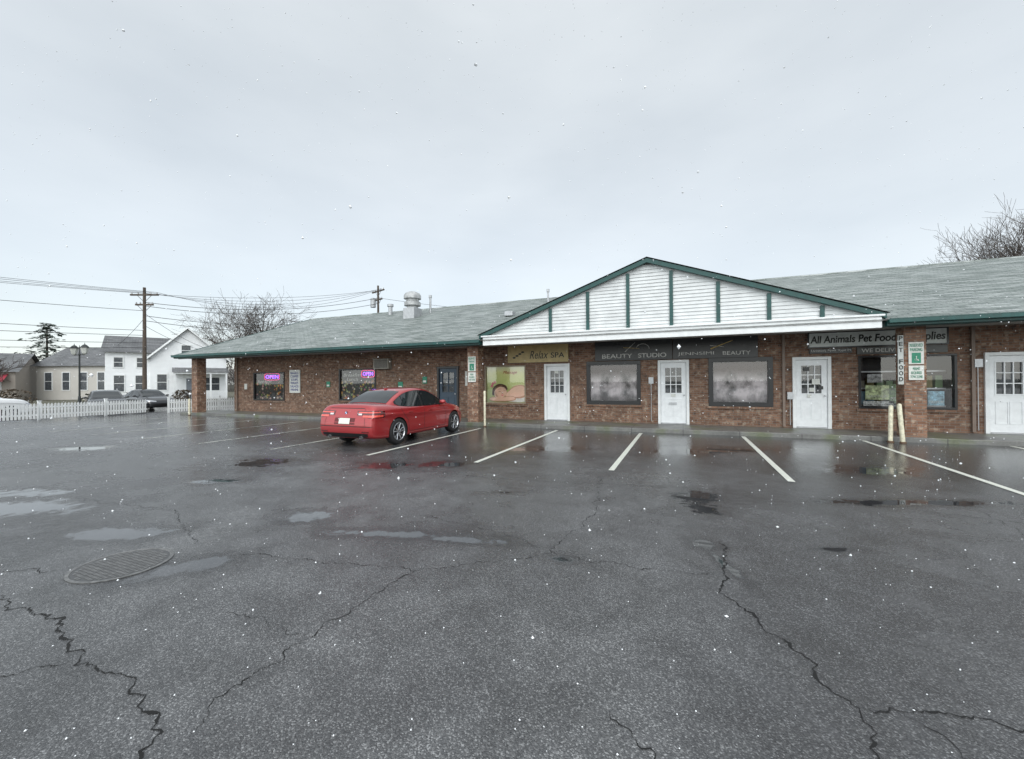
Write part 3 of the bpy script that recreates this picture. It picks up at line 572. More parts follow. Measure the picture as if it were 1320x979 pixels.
def build_car(loc,rot,paint,P,label,group=None,detail=True,badge=True):
    car=empty('parked_car',loc,label,'car',group,rot); L=P['L']
    rings=[]
    for (y,w,zb_,zs,zt) in P['st']:
        mid=.5*(zb_+zs)
        h=[(0,zb_),(w*.85,zb_),(w*.95,zb_+.02),(w*.972,zb_+.09),(w*.985,zb_+.24),(w*.974,mid+.08),(w*.985,zs-.20),(w*1.002,zs-.15),(w*.980,zs-.125),(w*.958,zs-.02),(w*.93,zs+.01),(w*.84,zt-.012),(w*.5,zt+.012),(0,zt+.018)]
        ring=[(x,y,z) for x,z in h]+[(-x,y,z) for x,z in h[-2:0:-1]]
        r2=[]
        for (x,yy,z) in ring:
            fr=max(0,1-y/.5); ff=max(0,1-(L-y)/.5)
            yy+= fr*(max(0,z-.60)*.34+max(0,.42-z)*.35) - ff*(max(0,z-.5)*.5+max(0,.35-z)*.3)
            r2.append((x,yy,z))
        rings.append(r2)
    V=[p for r in rings for p in r]; n=len(rings[0]); F=[]
    for k in range(len(rings)-1):
        for i in range(n): F.append((k*n+i,k*n+(i+1)%n,(k+1)*n+(i+1)%n,(k+1)*n+i))
    hn=n//2
    for base,flip in ((0,True),((len(rings)-1)*n,False)):
        for i in range(0,hn):
            a,b_=base+i,base+i+1; c,d=base+(n-i-1)%n,base+(n-i)%n
            q=[a,b_,c,d]; q2=[]
            for t in q:
                if t not in q2: q2.append(t)
            if len(q2)>2: F.append(tuple(q2[::-1] if flip else q2))
    me=bpy.data.meshes.new('body'); me.from_pydata(V,[],F)
    bm=bmesh.new(); bm.from_mesh(me); bmesh.ops.recalc_face_normals(bm,faces=bm.faces); bm.to_mesh(me); bm.free()
    me.materials.append(paint); me.materials.append(WELL)
    o=newobj('body',me,None); md=o.modifiers.new('s','SUBSURF'); md.levels=2; md.render_levels=2
    cut=[]
    for wy in P['wb']:
        for sg in(-1,1):
            c=B(); c.lathe([(.001,-1.2),(.375,-1.2),(.375,-.62),(.001,-.62)] if sg<0 else [(.001,.62),(.375,.62),(.375,1.2),(.001,1.2)],WELL,origin=(0,wy,.335),axis='X',n=40); cut.append(c.make('c'))
    for cc in cut:
        bm=bmesh.new(); bm.from_mesh(cc.data); bmesh.ops.remove_doubles(bm,verts=bm.verts,dist=.002); bmesh.ops.recalc_face_normals(bm,faces=bm.faces); bm.to_mesh(cc.data); bm.free()
        cc.data.materials.clear(); cc.data.materials.append(paint); cc.data.materials.append(WELL)
        for p in cc.data.polygons: p.material_index=1
        m2=o.modifiers.new('b','BOOLEAN'); m2.object=cc; m2.operation='DIFFERENCE'; m2.solver='EXACT'
    bpy.context.view_layer.update(); dg=bpy.context.evaluated_depsgraph_get()
    m3=bpy.data.meshes.new_from_object(o.evaluated_get(dg)); m3.name='body'
    for cc in cut: bpy.data.objects.remove(cc)
    bpy.data.objects.remove(o)
    m3.shade_smooth(); m3.set_sharp_from_angle(angle=math.radians(32))
    body=newobj('body',m3,car)
    bvh=BVHTree.FromPolygons([v.co.copy() for v in m3.vertices],[tuple(p.vertices) for p in m3.polygons])
    zr_=lambda y:catmull(P['zr'],y); ya,yb=P['zr'][0][0],P['zr'][-1][0]
    e0=P['rw'][1]; e1=P['ws'][0]
    def xr(y):
        if y<e0: return .59+.09*((e0-y)/(e0-ya))
        if y>e1: return .59+.12*((y-e1)/(yb-e1))
        return .59
    def xb(y): return .845-.06*max(0,(e0-y)/(e0-ya))-.03*max(0,(y-e1)/(yb-e1))
    bt=P['belt']
    def sec(y):
        z=zr_(y); a=xb(y); r=xr(y); ze_=max(z-.075,bt+.005)
        return [(a+.008,bt-.09),(a,bt),(r+.05,ze_),(r+.02,ze_+.028),(r-.03,max(z-.022,ze_+.03)),(r*.6,max(z-.004,ze_+.034)),(0,max(z+.008,ze_+.036))]
    g=B(); NY=44; n=0
    for k in range(NY+1):
        y=ya+(yb-ya)*k/NY; h=sec(y); ring=[(x,y,z) for x,z in h]+[(-x,y,z) for x,z in h[-2::-1]]
        n=len(ring); g.v+=ring
    for k in range(NY):
        for i in range(n-1): g.face([k*n+i,k*n+i+1,(k+1)*n+i+1,(k+1)*n+i],paint)
    g.make('cabin',car,smooth=50)
    def sidept(sg,y,z,off):
        h=sec(y); (x1,z1),(x2,z2)=h[1],h[2]; t=(z-z1)/max(1e-4,z2-z1); return (sg*(x1+(x2-x1)*t+off),y,z)
    def sideglass(sg,y0,y1,name,m,off,dz0=0,dz1=0):
        g=B(); K=26; prev=None
        for k in range(K+1):
            y=y0+(y1-y0)*k/K; zt=sec(y)[2][1]-.010+dz1; zb2=P['zg']-dz0+.02*max(0,(2.3-y)/1.3)
            kk=P['gy'][0]+.2
            if y<kk: zb2+=(kk-y)*.35
            zt=max(zt,zb2+.004); cur=len(g.v)
            for j in range(4): g.v.append(sidept(sg,y,zb2+(zt-zb2)*j/3,off))
            if k:
                for j in range(3): g.face([prev+j,cur+j,cur+j+1,prev+j+1],m)
            prev=cur
        return g.make(name,car,smooth=60)
    for sg in(-1,1):
        sideglass(sg,P['gy'][0]-.03,P['gy'][1]+.03,'window_trim',CBLK,.004,.018,.008)
        sideglass(sg,P['gy'][0]+.30,P['bp']-.04,'side_window',CARGLASS,.008); sideglass(sg,P['bp']+.04,P['gy'][1]-.03,'side_window',CARGLASS,.008)
        sideglass(sg,P['gy'][0]+.02,P['gy'][0]+.27,'quarter_window',CARGLASS,.008)
    def topglass(y0,y1,name):
        g=B(); K=14; J=12
        for k in range(K+1):
            y=y0+(y1-y0)*k/K; h=sec(y); dz=(zr_(y+.01)-zr_(y-.01))/.02; nv=Vector((0,-dz,1)).normalized()*.008
            xm=h[4][0]-.015
            pl=[(h[6][0],h[6][1]),(h[5][0],h[5][1]),(h[4][0],h[4][1])]
            for j in range(J+1):
                x=(-1+2*j/J)*xm; ax=abs(x)
                if ax<pl[1][0]: t=ax/pl[1][0]; zz=pl[0][1]+(pl[1][1]-pl[0][1])*t
                else: t=(ax-pl[1][0])/(pl[2][0]-pl[1][0]); zz=pl[1][1]+(pl[2][1]-pl[1][1])*t
                g.v.append((x,y+nv.y,zz+nv.z))
        for k in range(K):
            for j in range(J): a=k*(J+1)+j; g.face([a,a+1,a+J+2,a+J+1],CARGLASS)
        g.make(name,car,smooth=60)
    topglass(P['rw'][0],P['rw'][1],'rear_window'); topglass(P['ws'][0],P['ws'][1],'windscreen')
    def cast(o_,d_,off=.005):
        h=bvh.ray_cast(Vector(o_),Vector(d_).normalized(),6)
        if h[0] is None: return None
        nrm=h[1]
        if nrm.dot(Vector(d_))>0: nrm=-nrm
        return h[0]+nrm*off
    def corner(cy,v0,v1,z0,z1,name,m,K=16,J=5,off=.006,shape=None):
        g=B()
        for k in range(K+1):
            t=k/K; v=Vector((v0[0]+(v1[0]-v0[0])*t,v0[1]+(v1[1]-v0[1])*t,0)).normalized()
            a,c=(z0,z1) if not shape else shape(t)
            for j in range(J+1):
                z=a+(c-a)*j/J; p=cast((v.x*4,cy+v.y*4,z),(-v.x,-v.y,0),off)
                if p is None: return
                g.v.append(tuple(p))
        for k in range(K):
            for j in range(J): q=k*(J+1)+j; g.face([q,q+1,q+J+2,q+J+1],m)
        return g.make(name,car,smooth=60)
    zt=P['st'][1][3]+.02
    for sg in(-1,1):
        corner(1.2,(sg*.38,-1.2),(sg*.93,-.78),0,0,'tail_light',TAIL,off=.004,shape=lambda t:(zt-.13-.06*min(1,max(0,t-.25)*5),zt-.02-.03*max(0,t-.7)))
        corner(1.2,(sg*.56,-1.17),(sg*.91,-.84),0,0,'tail_lamp_lens',TAIL2,off=.008,shape=lambda t:(zt-.17,zt-.125))
        corner(1.2,(sg*.42,-1.18),(sg*.88,-.90),0,0,'tail_lamp_strip',TAIL2,off=.008,shape=lambda t:(zt-.07,zt-.045))
        corner(1.2,(sg*.42,-1.18),(sg*.53,-1.17),0,0,'reverse_lamp',REVL,off=.008,shape=lambda t:(zt-.12,zt-.08))
        corner(1.2,(sg*.55,-1.2),(sg*.72,-1.12),P['st'][1][2]+.12,P['st'][1][2]+.15,'reflector',TAIL,off=.006)
        corner(L-1.2,(sg*.35,1.2),(sg*.88,.85),.6,.7,'headlight',HEADL,shape=lambda t:(P['st'][-1][3]-.02+.05*t,P['st'][-1][3]+.05+.09*t))
    corner(1.2,(-.74,-1.2),(.74,-1.2),P['st'][1][2]-.01,P['st'][1][2]+.10,'rear_valance',CBLK,K=20,J=2,off=.004)
    corner(1.2,(-.32,-1.17),(.32,-1.17),zt-.35,zt-.19,'plate_recess',mat('recess_shadow',(.12,.006,.008),.4) if paint.name.startswith('red') else CBLK,K=4,J=2,off=.003)
    corner(1.2,(-.17,-1.17),(.17,-1.17),zt-.335,zt-.20,'licence_plate',PLATE,K=4,J=2,off=.012)
    corner(L-1.2,(-.5,1.2),(.5,1.2),P['st'][-1][2]+.0,P['st'][-1][2]+.14,'front_grille',CBLK,K=20,J=2,off=.004)
    corner(1.2,(-.80,-1.1),(.80,-1.1),zt-.405,zt-.388,'bumper_gap',CBLK,K=30,J=1,off=.003)
    corner(1.2,(-.60,-1.17),(.60,-1.17),zt+.035,zt+.05,'boot_lip',CBLK,K=30,J=1,off=.002)
    for sg in(-1,1): corner(1.2,(sg*.62,-1.17),(sg*.628,-1.17),zt-.39,zt+.04,'boot_gap',CBLK,K=1,J=14,off=.0025)
    def seam(pts,w=.012,m=CBLK,name='panel_gap'):
        for sg in(-1,1):
            g=B(); prev=None; dense=[]
            for i in range(len(pts)-1):
                for k in range(8): t=k/8; dense.append((pts[i][0]+(pts[i+1][0]-pts[i][0])*t,pts[i][1]+(pts[i+1][1]-pts[i][1])*t))
            dense.append(pts[-1])
            for i,(y,z) in enumerate(dense):
                a=dense[max(0,i-1)];c=dense[min(len(dense)-1,i+1)]; d=Vector((c[0]-a[0],c[1]-a[1])).normalized(); q=(-d.y*w/2,d.x*w/2)
                p1=cast((sg*3,y+q[0],z+q[1]),(-sg,0,0),.0025); p2=cast((sg*3,y-q[0],z-q[1]),(-sg,0,0),.0025)
                if p1 is None or p2 is None: prev=None; continue
                cur=len(g.v); g.v+=[tuple(p1),tuple(p2)]
                if prev is not None: g.face([prev,prev+1,cur+1,cur],m)
                prev=cur
            if g.f: g.make(name,car)
    b0=P['st'][5][2]+.12; zc=P['belt']-.01
    if detail:
        seam([(P['bp'],b0),(P['bp'],zc)]); seam([(3.22,b0),(3.27,.6),(3.15,zc)]); seam([(1.42,b0+.02),(1.38,.6),(1.18,.78),(1.12,zc)]); seam([(1.42,b0),(3.22,b0)])
        seam([(1.4,.225),(3.3,.225)],.07,CBLK,'sill_trim')
        for sg in(-1,1):
            for hy in(1.36,2.3):
                p=cast((sg*3,hy+.1,.82),(-sg,0,0),.012)
                if p: g=B(); g.box(p.x-.018,p.x+.018,hy,hy+.2,.80,.83,paint); g.make('door_handle',car,bevel=.008)
    for sg in(-1,1):
        g=B(); x0=sg*.96; yc=P['gy'][1]-.22; zc2=bt+.09
        g.lathe([(.001,-.07),(.06,-.062),(.085,-.02),(.08,.03),(.05,.065),(.001,.075)],paint,n=16); mm=g.make('wing_mirror',car,smooth=60); mm.rotation_euler=(math.pi/2,0,0); mm.scale=(1.25,.75,1.0); mm.location=(x0,yc,zc2)
        g=B(); g.box(min(sg*.8,sg*.93),max(sg*.8,sg*.93),yc-.03,yc+.03,bt+.03,bt+.06,CBLK); g.make('mirror_arm',car)
        g=B(); g.lathe([(.034,0),(.034,-.08)],METAL,n=16); g2=g.make('exhaust_tip',car); g2.rotation_euler=(-math.pi/2,0,0); g2.location=(sg*.5,.09,.275)
    g=B(); g.box(-.012,.012,1.5,1.64,zr_(1.55)-.01,zr_(1.55)+.045,paint); g.make('roof_antenna',car,bevel=.008)
    if badge:
        p=cast((0,-3,zt-.07),(0,1,0),.006)
        if p:
            g=B(); g.disc((0,p.y-.004,zt-.07),.04,CBLK); g.disc((0,p.y-.006,zt-.07),.031,WHITE)
            for a0 in(0,math.pi):
                b0_=len(g.v); g.v.append((0,p.y-.008,zt-.07))
                for i in range(7): t=a0+i/6*math.pi/2; g.v.append((.028*math.cos(t),p.y-.008,zt-.07+.028*math.sin(t)))
                g.face(list(range(b0_,b0_+8)),mat('badge_blue',(.02,.1,.5),.3))
            g.make('badge',car)
    for wy in P['wb']:
        for sg in(-1,1):
            R=.335; x=sg*.80
            w=B(); w.lathe([(.001,-.02),(.2,-.02),(.215,-.09*1),(.215,.09)],WELL,axis='X',n=28); wo=w.make('wheel',car,loc=(x,wy,R))
            t=B(); t.lathe([(.235,-.105),(.30,-.112),(.325,-.1),(.335,-.07),(.335,.07),(.325,.1),(.30,.112),(.235,.105)],TYRE,axis='X',n=48); t.make('tyre',wo,smooth=50)
            r=B()
            r.lathe([(.238,sg*.108),(.225,sg*.114),(.212,sg*.095),(.21,sg*.0)],RIM,axis='X',n=40); r.lathe([(.001,sg*.085),(.045,sg*.085),(.055,sg*.06)],RIM,axis='X',n=20)
            for k in range(5):
                for dd in(-.16,.16):
                    a=2*math.pi*k/5+dd+.3; a2=2*math.pi*k/5+dd*1.5+.3
                    p0=Vector((sg*.075,.04*math.cos(a),.04*math.sin(a))); p1=Vector((sg*.098,.222*math.cos(a2),.222*math.sin(a2))); r.tube(p0,p1,.020,.016,RIM,6)
            r.make('rim',wo,smooth=40)
    return car
def carpaint(name,col,met=.0):
    s=N(name); P=s.pos(); n=s.noise(P,400,1); n2=s.noise(P,60,3)
    c=s.mixc(s.mr(n,.3,.7),c4([x*.85 for x in col]),c4([min(1,x*1.15) for x in col]))
    return s.princ(Base_Color=c,Roughness=.28,Metallic=met,Coat_Weight=1.0,Coat_Roughness=.03,Normal=s.bump(s.mr(n2,.6,.7),.0006))
RED=carpaint('red_car_paint',(.36,.018,.022),.25); DK=carpaint('black_car_paint',(.015,.017,.02)); WH=carpaint('white_car_paint',(.78,.79,.80))
build_car((-7.72,7.80,0),0,RED,SEDAN,'red four door sedan parked nose in before brick shops')
build_car((-36.2,15.2,-.2),math.radians(-110),DK,SEDAN,'dark grey sedan parked beyond the white picket fence','cars parked beyond the fence',detail=False,badge=False)
build_car((-38.0,17.6,-.2),math.radians(-95),DK,SEDAN,'black sedan parked near the utility pole','cars parked beyond the fence',detail=False,badge=False)
build_car((-34.5,6.6,-.2),math.radians(0),WH,SUV,'white sport utility car parked beyond the picket fence','cars parked beyond the fence',detail=True,badge=False)
# ---------------------------------------------------------------- fences
def fence(p0,p1,label,zoff=0.0):
    p0=Vector((*p0,0));p1=Vector((*p1,0)); d=(p1-p0); L=d.length; e=empty('picket_fence',(p0.x,p0.y,zoff),label,'fence','white picket fences',math.atan2(d.y,d.x)); b=B()
    n=int(L/.115)
    for i in range(n):
        x=i*.115; h=.78
        b.box(x,x+.075,-.02,0,.06,h-.06,WHITE); b.quad([(x,-.02,h-.06),(x+.075,-.02,h-.06),(x+.037,-.02,h)],WHITE)
    b.make('pickets',e)
    b=B(); b.box(0,L,0,.035,.2,.28,WHITE).box(0,L,0,.035,.55,.63,WHITE); b.make('rails',e)
    for k in range(int(L/2.4)+1):
        x=min(k*2.4,L-.1); b=B(); b.box(x,x+.1,0.036,.136,0,.86,WHITE); b.box(x-.015,x+.115,.02,.15,.86,.89,WHITE); b.make('fence_post',e)
fence((-27.2,2.0),(-27.45,13.4),'low white picket fence along the edge of the lot')
fence((-26.5,13.9),(-25.4,17.4),'short white picket fence beside the end of the building')
fence((-25.4,17.4),(-25.2,30),'white picket fence running behind the building end')
# ---------------------------------------------------------------- trees
def tree(loc,H,label,seed,name='bare_tree',spread=1.0,levels=5,lean=(0,0),rmin=.014,up=.12):
    rnd=random.Random(seed); e=empty(name,loc,label,'tree'); T=B(); C=B()
    def br(p,d,L,r,lev):
        seg=4 if lev<3 else 3; tgt=T if lev==0 else C; m=BARK if lev<2 else TWIG; pts=[p]
        for i in range(seg):
            d=(d+Vector((rnd.uniform(-.18,.18),rnd.uniform(-.18,.18),rnd.uniform(-.05,.14)))).normalized()
            q=p+d*L/seg; r1=max(rmin*.7,r*(1-.5*(i+1)/seg)); r0=max(rmin,r*(1-.5*i/seg)); tgt.tube(p,q,r0,r1,m,7 if lev==0 else (5 if lev<3 else 3)); p=q; pts.append(p)
        if lev>=levels: return
        k={0:8,1:6,2:5,3:4,4:4}.get(lev,3)
        for i in range(k):
            t=rnd.uniform(.3,1) if lev else rnd.uniform(.5,1); idx=min(seg-1,int(t*seg)); pp=pts[idx].lerp(pts[idx+1],t*seg-idx)
            ax=d.orthogonal().normalized(); ax=Matrix.Rotation(rnd.uniform(0,6.28),3,d)@ax
            an=rnd.uniform(.4,1.0)*spread; nd=(Matrix.Rotation(an,3,ax)@d); nd.z+=up; nd.normalize()
            br(pp,nd,L*rnd.uniform(.58,.82),r*.45*rnd.uniform(.8,1.1),lev+1)
    br(Vector((0,0,-.3)),Vector((lean[0],lean[1],1)).normalized(),H*.34,H*.018,0)
    T.make('trunk',e,smooth=60); C.make('crown',e)
tree((-48.5,35.5,-.2),17.0,'leafless spreading tree behind the strip mall roof',3,rmin=.013,spread=1.1,up=.06)
tree((-57,42.0,-.2),11.0,'small leafless tree beyond the mall roof',5,levels=4,rmin=.02)
tree((24.0,34.5,0),20.0,'tall leafless tree rising behind the shingle roof',11,spread=1.1,lean=(-.10,0),rmin=.011)
tree((22.8,43.0,0),16.5,'leafless tree behind the shingle roof',15,levels=5,rmin=.011,spread=1.0)
tree((-62,18,-.2),8.0,'leafless tree near the old houses',21,levels=4,rmin=.02)
tree((-88,42,-.2),12.0,'distant leafless tree behind the houses',25,levels=4,rmin=.03)
tree((-95,20,-.2),11.0,'distant leafless tree behind the houses',28,levels=4,rmin=.03)
e=empty('pine_tree',(-94.5,32.7,-.2),'tall dark pine with layered flat boughs','tree')
b=B(); b.tube((0,0,0),(0,0,11),.3,.08,BARK,8); b.make('trunk',e)
b=B(); NEED=mat('pine_needles',(.06,.08,.065),.9,var=.4,scale=3); rnd=random.Random(4)
for i in range(1000):
    z=rnd.uniform(4,11.8); lay=(z*.9)%1; rr=(12.6-z)*.85*(1.05-lay*1.0)+.25; a=rnd.uniform(0,6.28); q=rr*math.sqrt(rnd.random()); c=Vector((q*math.cos(a),q*math.sin(a),z-q*.06)); s_=rnd.uniform(.2,.45)
    d1=Vector((rnd.uniform(-1,1),rnd.uniform(-1,1),rnd.uniform(-.2,.2))).normalized()*s_; d2=Vector((rnd.uniform(-1,1),rnd.uniform(-1,1),rnd.uniform(-.4,.4))).normalized()*s_*.5
    b.quad([c-d1,c+d2,c+d1,c-d2],NEED)
b.make('crown',e)
WOODS=mat('woods',(.12,.11,.105),.95,var=.4,scale=1)
b=B(); rnd=random.Random(9)
for i in range(5000):
    a=rnd.uniform(math.radians(120),math.radians(185)); R=rnd.uniform(110,150); x,y=R*math.cos(a),R*math.sin(a); h=rnd.uniform(2,6.5)+1.5*math.sin(a*40)
    t=(rnd.uniform(-.8,.8),rnd.uniform(-.8,.8)); b.quad([(x-.12,y,-.2),(x+.12,y-.1,-.2),(x+t[0],y+t[1],h)],WOODS)
    for k in range(3): z=rnd.uniform(.4,1)*h; b.quad([(x,y,z*.8),(x+rnd.uniform(-1,1),y+rnd.uniform(-1,1),z*1.1),(x+.1,y+.15,z*.83)],WOODS)
o=b.make('distant_woods'); o['kind']='stuff'
def shrub(x,y,r,h,col,seed,label):
    rnd=random.Random(seed); e=empty('shrub',(x,y,-.2),label,'shrub','winter shrubs'); b=B(); m=mat('shrub_%d'%seed,col,.9,var=.5,scale=5)
    for i in range(600):
        a=rnd.uniform(0,6.28); u=rnd.random()**.5; zz=rnd.random(); q=r*u*math.sqrt(max(.05,1-(zz-.3)**2*1.6)); c=Vector((q*math.cos(a),q*math.sin(a),zz*h)); s_=rnd.uniform(.04,.12)
        d1=Vector((rnd.uniform(-1,1),rnd.uniform(-1,1),rnd.uniform(-1,1)))*s_; d2=Vector((rnd.uniform(-1,1),rnd.uniform(-1,1),rnd.uniform(-1,1)))*s_; b.quad([c-d1,c+d2,c+d1,c-d2],m)
    b.make('foliage',e); b=B()
    for i in range(6): b.tube((0,0,0),(rnd.uniform(-r,r)*.6,rnd.uniform(-r,r)*.6,h*.8),.03,.01,BARK,4)
    b.make('stems',e)
for i,(x,y,r,h) in enumerate([(-43,10.5,1.5,1.3),(-43.5,13,1.6,1.5),(-44,18.5,1.4,1.2),(-44.5,21,1.2,1.1),(-42.5,7.5,1.6,1.7),(-46,25.5,1.1,1.2),(-43,30,1.0,.9),(-26.3,19.5,.7,.8)]):
    shrub(x,y,r,h,(.08,.06,.04) if i%2 else (.045,.055,.03),i+1,'low brown winter shrub by the roadside' if i%2 else 'dark evergreen shrub by the roadside')
# ---------------------------------------------------------------- houses
def frame(O,u,sc=1.0):
    u=Vector((u[0],u[1],0)).normalized(); v=Vector((-u.y,u.x,0)); return Matrix(((u.x*sc,v.x*sc,0,O[0]),(u.y*sc,v.y*sc,0,O[1]),(0,0,sc,O[2]),(0,0,0,1)))
def house(T,label,name,cat='house'):
    e=bpy.data.objects.new(name,None); COL.objects.link(e); e.matrix_world=T; top(e,label,cat); return e
LAPW=lap_mat('white_clapboard',(.88,.90,.91)); LAPT=lap_mat('tan_clapboard',(.56,.54,.50)); LAPB=lap_mat('brown_clapboard',(.38,.34,.30)); HGL=mat('house_glass',(.08,.09,.10),.08,var=.3)
def hwin(e,x,z,w,h,y=-.0,fm=WHITE):
    b=B(); b.box(x-.08,x+w+.08,y-.06,y-.0,z-.08,z,fm).box(x-.08,x+w+.08,y-.06,y-.0,z+h,z+h+.1,fm).box(x-.08,x,y-.06,y,z,z+h,fm).box(x+w,x+w+.08,y-.06,y,z,z+h,fm).box(x,x+w,y-.05,y-.012,z+h/2-.025,z+h/2+.025,fm); wn=b.make('window',e)
    b=B(); b.quad([(x,y-.02,z),(x+w,y-.02,z),(x+w,y-.02,z+h),(x,y-.02,z+h)],HGL); b.make('window_glass',wn)
e=house(frame((-49.8,21.6,-.2),(.47,.88),1.03),'white clapboard cottage with steep front gable and porch','cottage')
b=B(); b.box(-.6,3.0,1.0,7,0,4.9,LAPW); b.box(2.6,8.6,0,9,0,4.4,LAPW); b.quad([(2.6,0,4.4),(8.6,0,4.4),(5.4,0,7.2)],LAPW); b.make('wall',e)
b=B()
for (x0,z0) in((2.3,4.2),(8.95,4.1)):
    b.quad([(x0,-.3,z0),(x0,9,z0),(5.4,9,7.4),(5.4,-.3,7.4)],GSHING,[(0,0),(9,0),(9,4),(0,4)])
b.quad([(-.9,.6,4.8),(3.2,.6,4.8),(5.4,4.2,6.6),(-.9,4.2,6.6)],GSHING,[(0,0),(3,0),(5,4),(0,4)]); b.quad([(-.9,8,4.8),(4,8,4.8),(5.4,4.2,6.6),(-.9,4.2,6.6)],GSHING,[(0,0),(3,0),(5,4),(0,4)]); b.make('roof',e)
b=B(); b.tube((2.3,-.32,4.17),(5.4,-.32,7.35),.1,.1,WHITE,4); b.tube((8.95,-.32,4.07),(5.4,-.32,7.35),.1,.1,WHITE,4); b.make('rake_trim',e)
for x,z,w,h in((.0,1.1,.7,1.5),(1.5,1.1,.7,1.5),(.0,3.4,.6,.9),(1.6,3.4,.6,.9)): hwin(e,x,z,w,h,y=1.0)
hwin(e,4.95,4.6,.7,1.0); hwin(e,3.1,1.2,.7,1.5)
b=B(); b.box(4.3,8.6,-1.4,0,2.75,2.9,WHITE); b.quad([(4.2,-1.5,2.9),(8.7,-1.5,2.9),(8.7,0,3.4),(4.2,0,3.4)],GSHING)
for x in(4.4,5.8,7.2,8.5): b.box(x-.07,x+.07,-1.4,-1.26,0.2,2.75,WHITE)
b.box(4.3,8.6,-1.4,0,0,.2,CONC); b.box(4.3,8.6,-1.38,-1.34,.95,1.02,WHITE)
for i in range(30): b.box(4.4+i*.14,4.43+i*.14,-1.375,-1.345,.3,.95,WHITE)
b.make('porch',e)
b=B(); b.box(5.3,6.2,-.05,0,.2,2.3,mat('house_door',(.2,.22,.25),.5)); b.make('door',e); hwin(e,6.7,1.1,1.3,1.3)
e=house(frame((-72.5,24.2,-.2),(.90,.42)),'long low pale building with grey roof and tall windows','hall')
b=B(); b.box(0,13,0,8,0,4.2,LAPT); b.quad([(13,0,4.2),(13,8,4.2),(13,4,6.6)],LAPT); b.quad([(0,0,4.2),(0,8,4.2),(0,4,6.6)],LAPT); b.make('wall',e)
b=B(); b.quad([(-.4,-.4,4.1),(13.4,-.4,4.1),(13.4,4,6.7),(-.4,4,6.7)],GSHING,[(0,0),(13,0),(13,5),(0,5)]); b.quad([(-.4,8.4,4.1),(13.4,8.4,4.1),(13.4,4,6.7),(-.4,4,6.7)],GSHING,[(0,0),(13,0),(13,5),(0,5)]); b.make('roof',e)
for i in range(6): hwin(e,1+i*2.05,1.2,.8,2.1)
e=house(frame((-76,11.5,-.2),(.55,.83)),'low brown house with grey roof and white trim','house')
b=B(); b.box(0,12,0,8,0,3.4,LAPB); b.quad([(0,0,3.4),(0,8,3.4),(0,4,5.4)],LAPB); b.quad([(12,0,3.4),(12,8,3.4),(12,4,5.4)],LAPB); b.make('wall',e)
b=B(); b.quad([(-.4,-.5,3.3),(12.4,-.5,3.3),(12.4,4,5.6),(-.4,4,5.6)],GSHING,[(0,0),(13,0),(13,5),(0,5)]); b.quad([(-.4,8.4,3.3),(12.4,8.4,3.3),(12.4,4,5.6),(-.4,4,5.6)],GSHING,[(0,0),(13,0),(13,5),(0,5)]); b.make('roof',e)
for i in range(5): hwin(e,1+i*2.2,1.1,1.1,1.4)
b=B(); b.quad([(9,-1.6,2.2),(11.5,-1.6,2.2),(11.5,0,3.1),(9,0,3.1)],mat('red_awning',(.3,.03,.05),.7)); b.make('awning',e)
# ---------------------------------------------------------------- utility poles, lamp, wires
def pole(loc,H,label,arms,rot):
    e=empty('utility_pole',loc,label,'utility pole','wooden utility poles',rot); b=B(); b.tube((0,0,0),(0,0,H),.16,.1,WOOD,12,True); b.make('shaft',e)
    for z,w in arms:
        b=B(); b.box(-w/2,w/2,-.06,.06,z-.06,z+.06,WOOD); b.tube((-.6,0,z),(0,0,z-.6),.025,.025,METAL,5); b.tube((.6,0,z),(0,0,z-.6),.025,.025,METAL,5); a=b.make('crossarm',e)
        for k in(-.9,-.45,.45,.9):
            b=B(); b.lathe([(.03,z+.06),(.06,z+.1),(.04,z+.16),(.05,z+.2),(.001,z+.22)],METAL,origin=(k*w/2,0,0),n=8); b.make('insulator',a)
    return e
pole((-40.5,19.6,-.2),9.7,'weathered wooden utility pole with one crossarm beside the road',[(9.1,2.2),(8.3,1.4)],math.radians(25))
pole((-29.8,35.0,-.2),12.1,'wooden utility pole behind the roof with stacked crossarms',[(11.5,2.4),(10.6,1.6)],math.radians(-20))
b=B(); b.lathe([(.28,0),(.28,.9),(.1,1.0)],METAL,n=14); e=empty('pole_transformer',(-30.3,34.8,9.6),'grey cylindrical transformer hung on a utility pole','transformer'); b.make('tank',e)
def wire(p0,p1,sag,r=.018):
    b=B(); p0=Vector(p0);p1=Vector(p1); n=16; prev=p0; m=mat('cable',(.01,.01,.01),.6)
    for i in range(1,n+1):
        t=i/n; q=p0.lerp(p1,t); q.z-=sag*4*t*(1-t); b.tube(prev,q,r,r,m,5); prev=q
    o=b.make('overhead_wire'); top(o,'thin black overhead cable strung between utility poles','wire','overhead wires')
for i,k in enumerate((-1,-.4,.4,1)):
    wire((-40.5+k*.9,19.6+k*.4,9.1),(-52+k,-10,9.5+k*.3),.5,.014)
    wire((-40.5+k*.9,19.6+k*.4,9.1),(-29.8+k,35.0-k*.3,11.5),.6+.35*i,.014)
for z0,z1 in((8.3,10.6),(8.0,10.0),(7.2,8.8),(6.8,8.0)):
    wire((-40.5,19.6,z0),(-29.8,35,z1),.9,.022)
for z0,z1 in((5.6,5.8),(5.0,5.0),(7.6,8.2),(4.6,4.3),(6.0,6.6)):
    wire((-40.5,19.6,z0),(-52,-10,z1),.4,.018)
for z0 in(7.4,6.4): wire((-40.5,19.6,z0),(-49,31,5.2),.5,.015)
wire((-40.5,19.6,7.0),(-66,27,5.0),.6,.015); wire((-29.8,35,10.6),(-14,60,11.5),.5); wire((-29.8,35,9),(-47,30,5),.4)
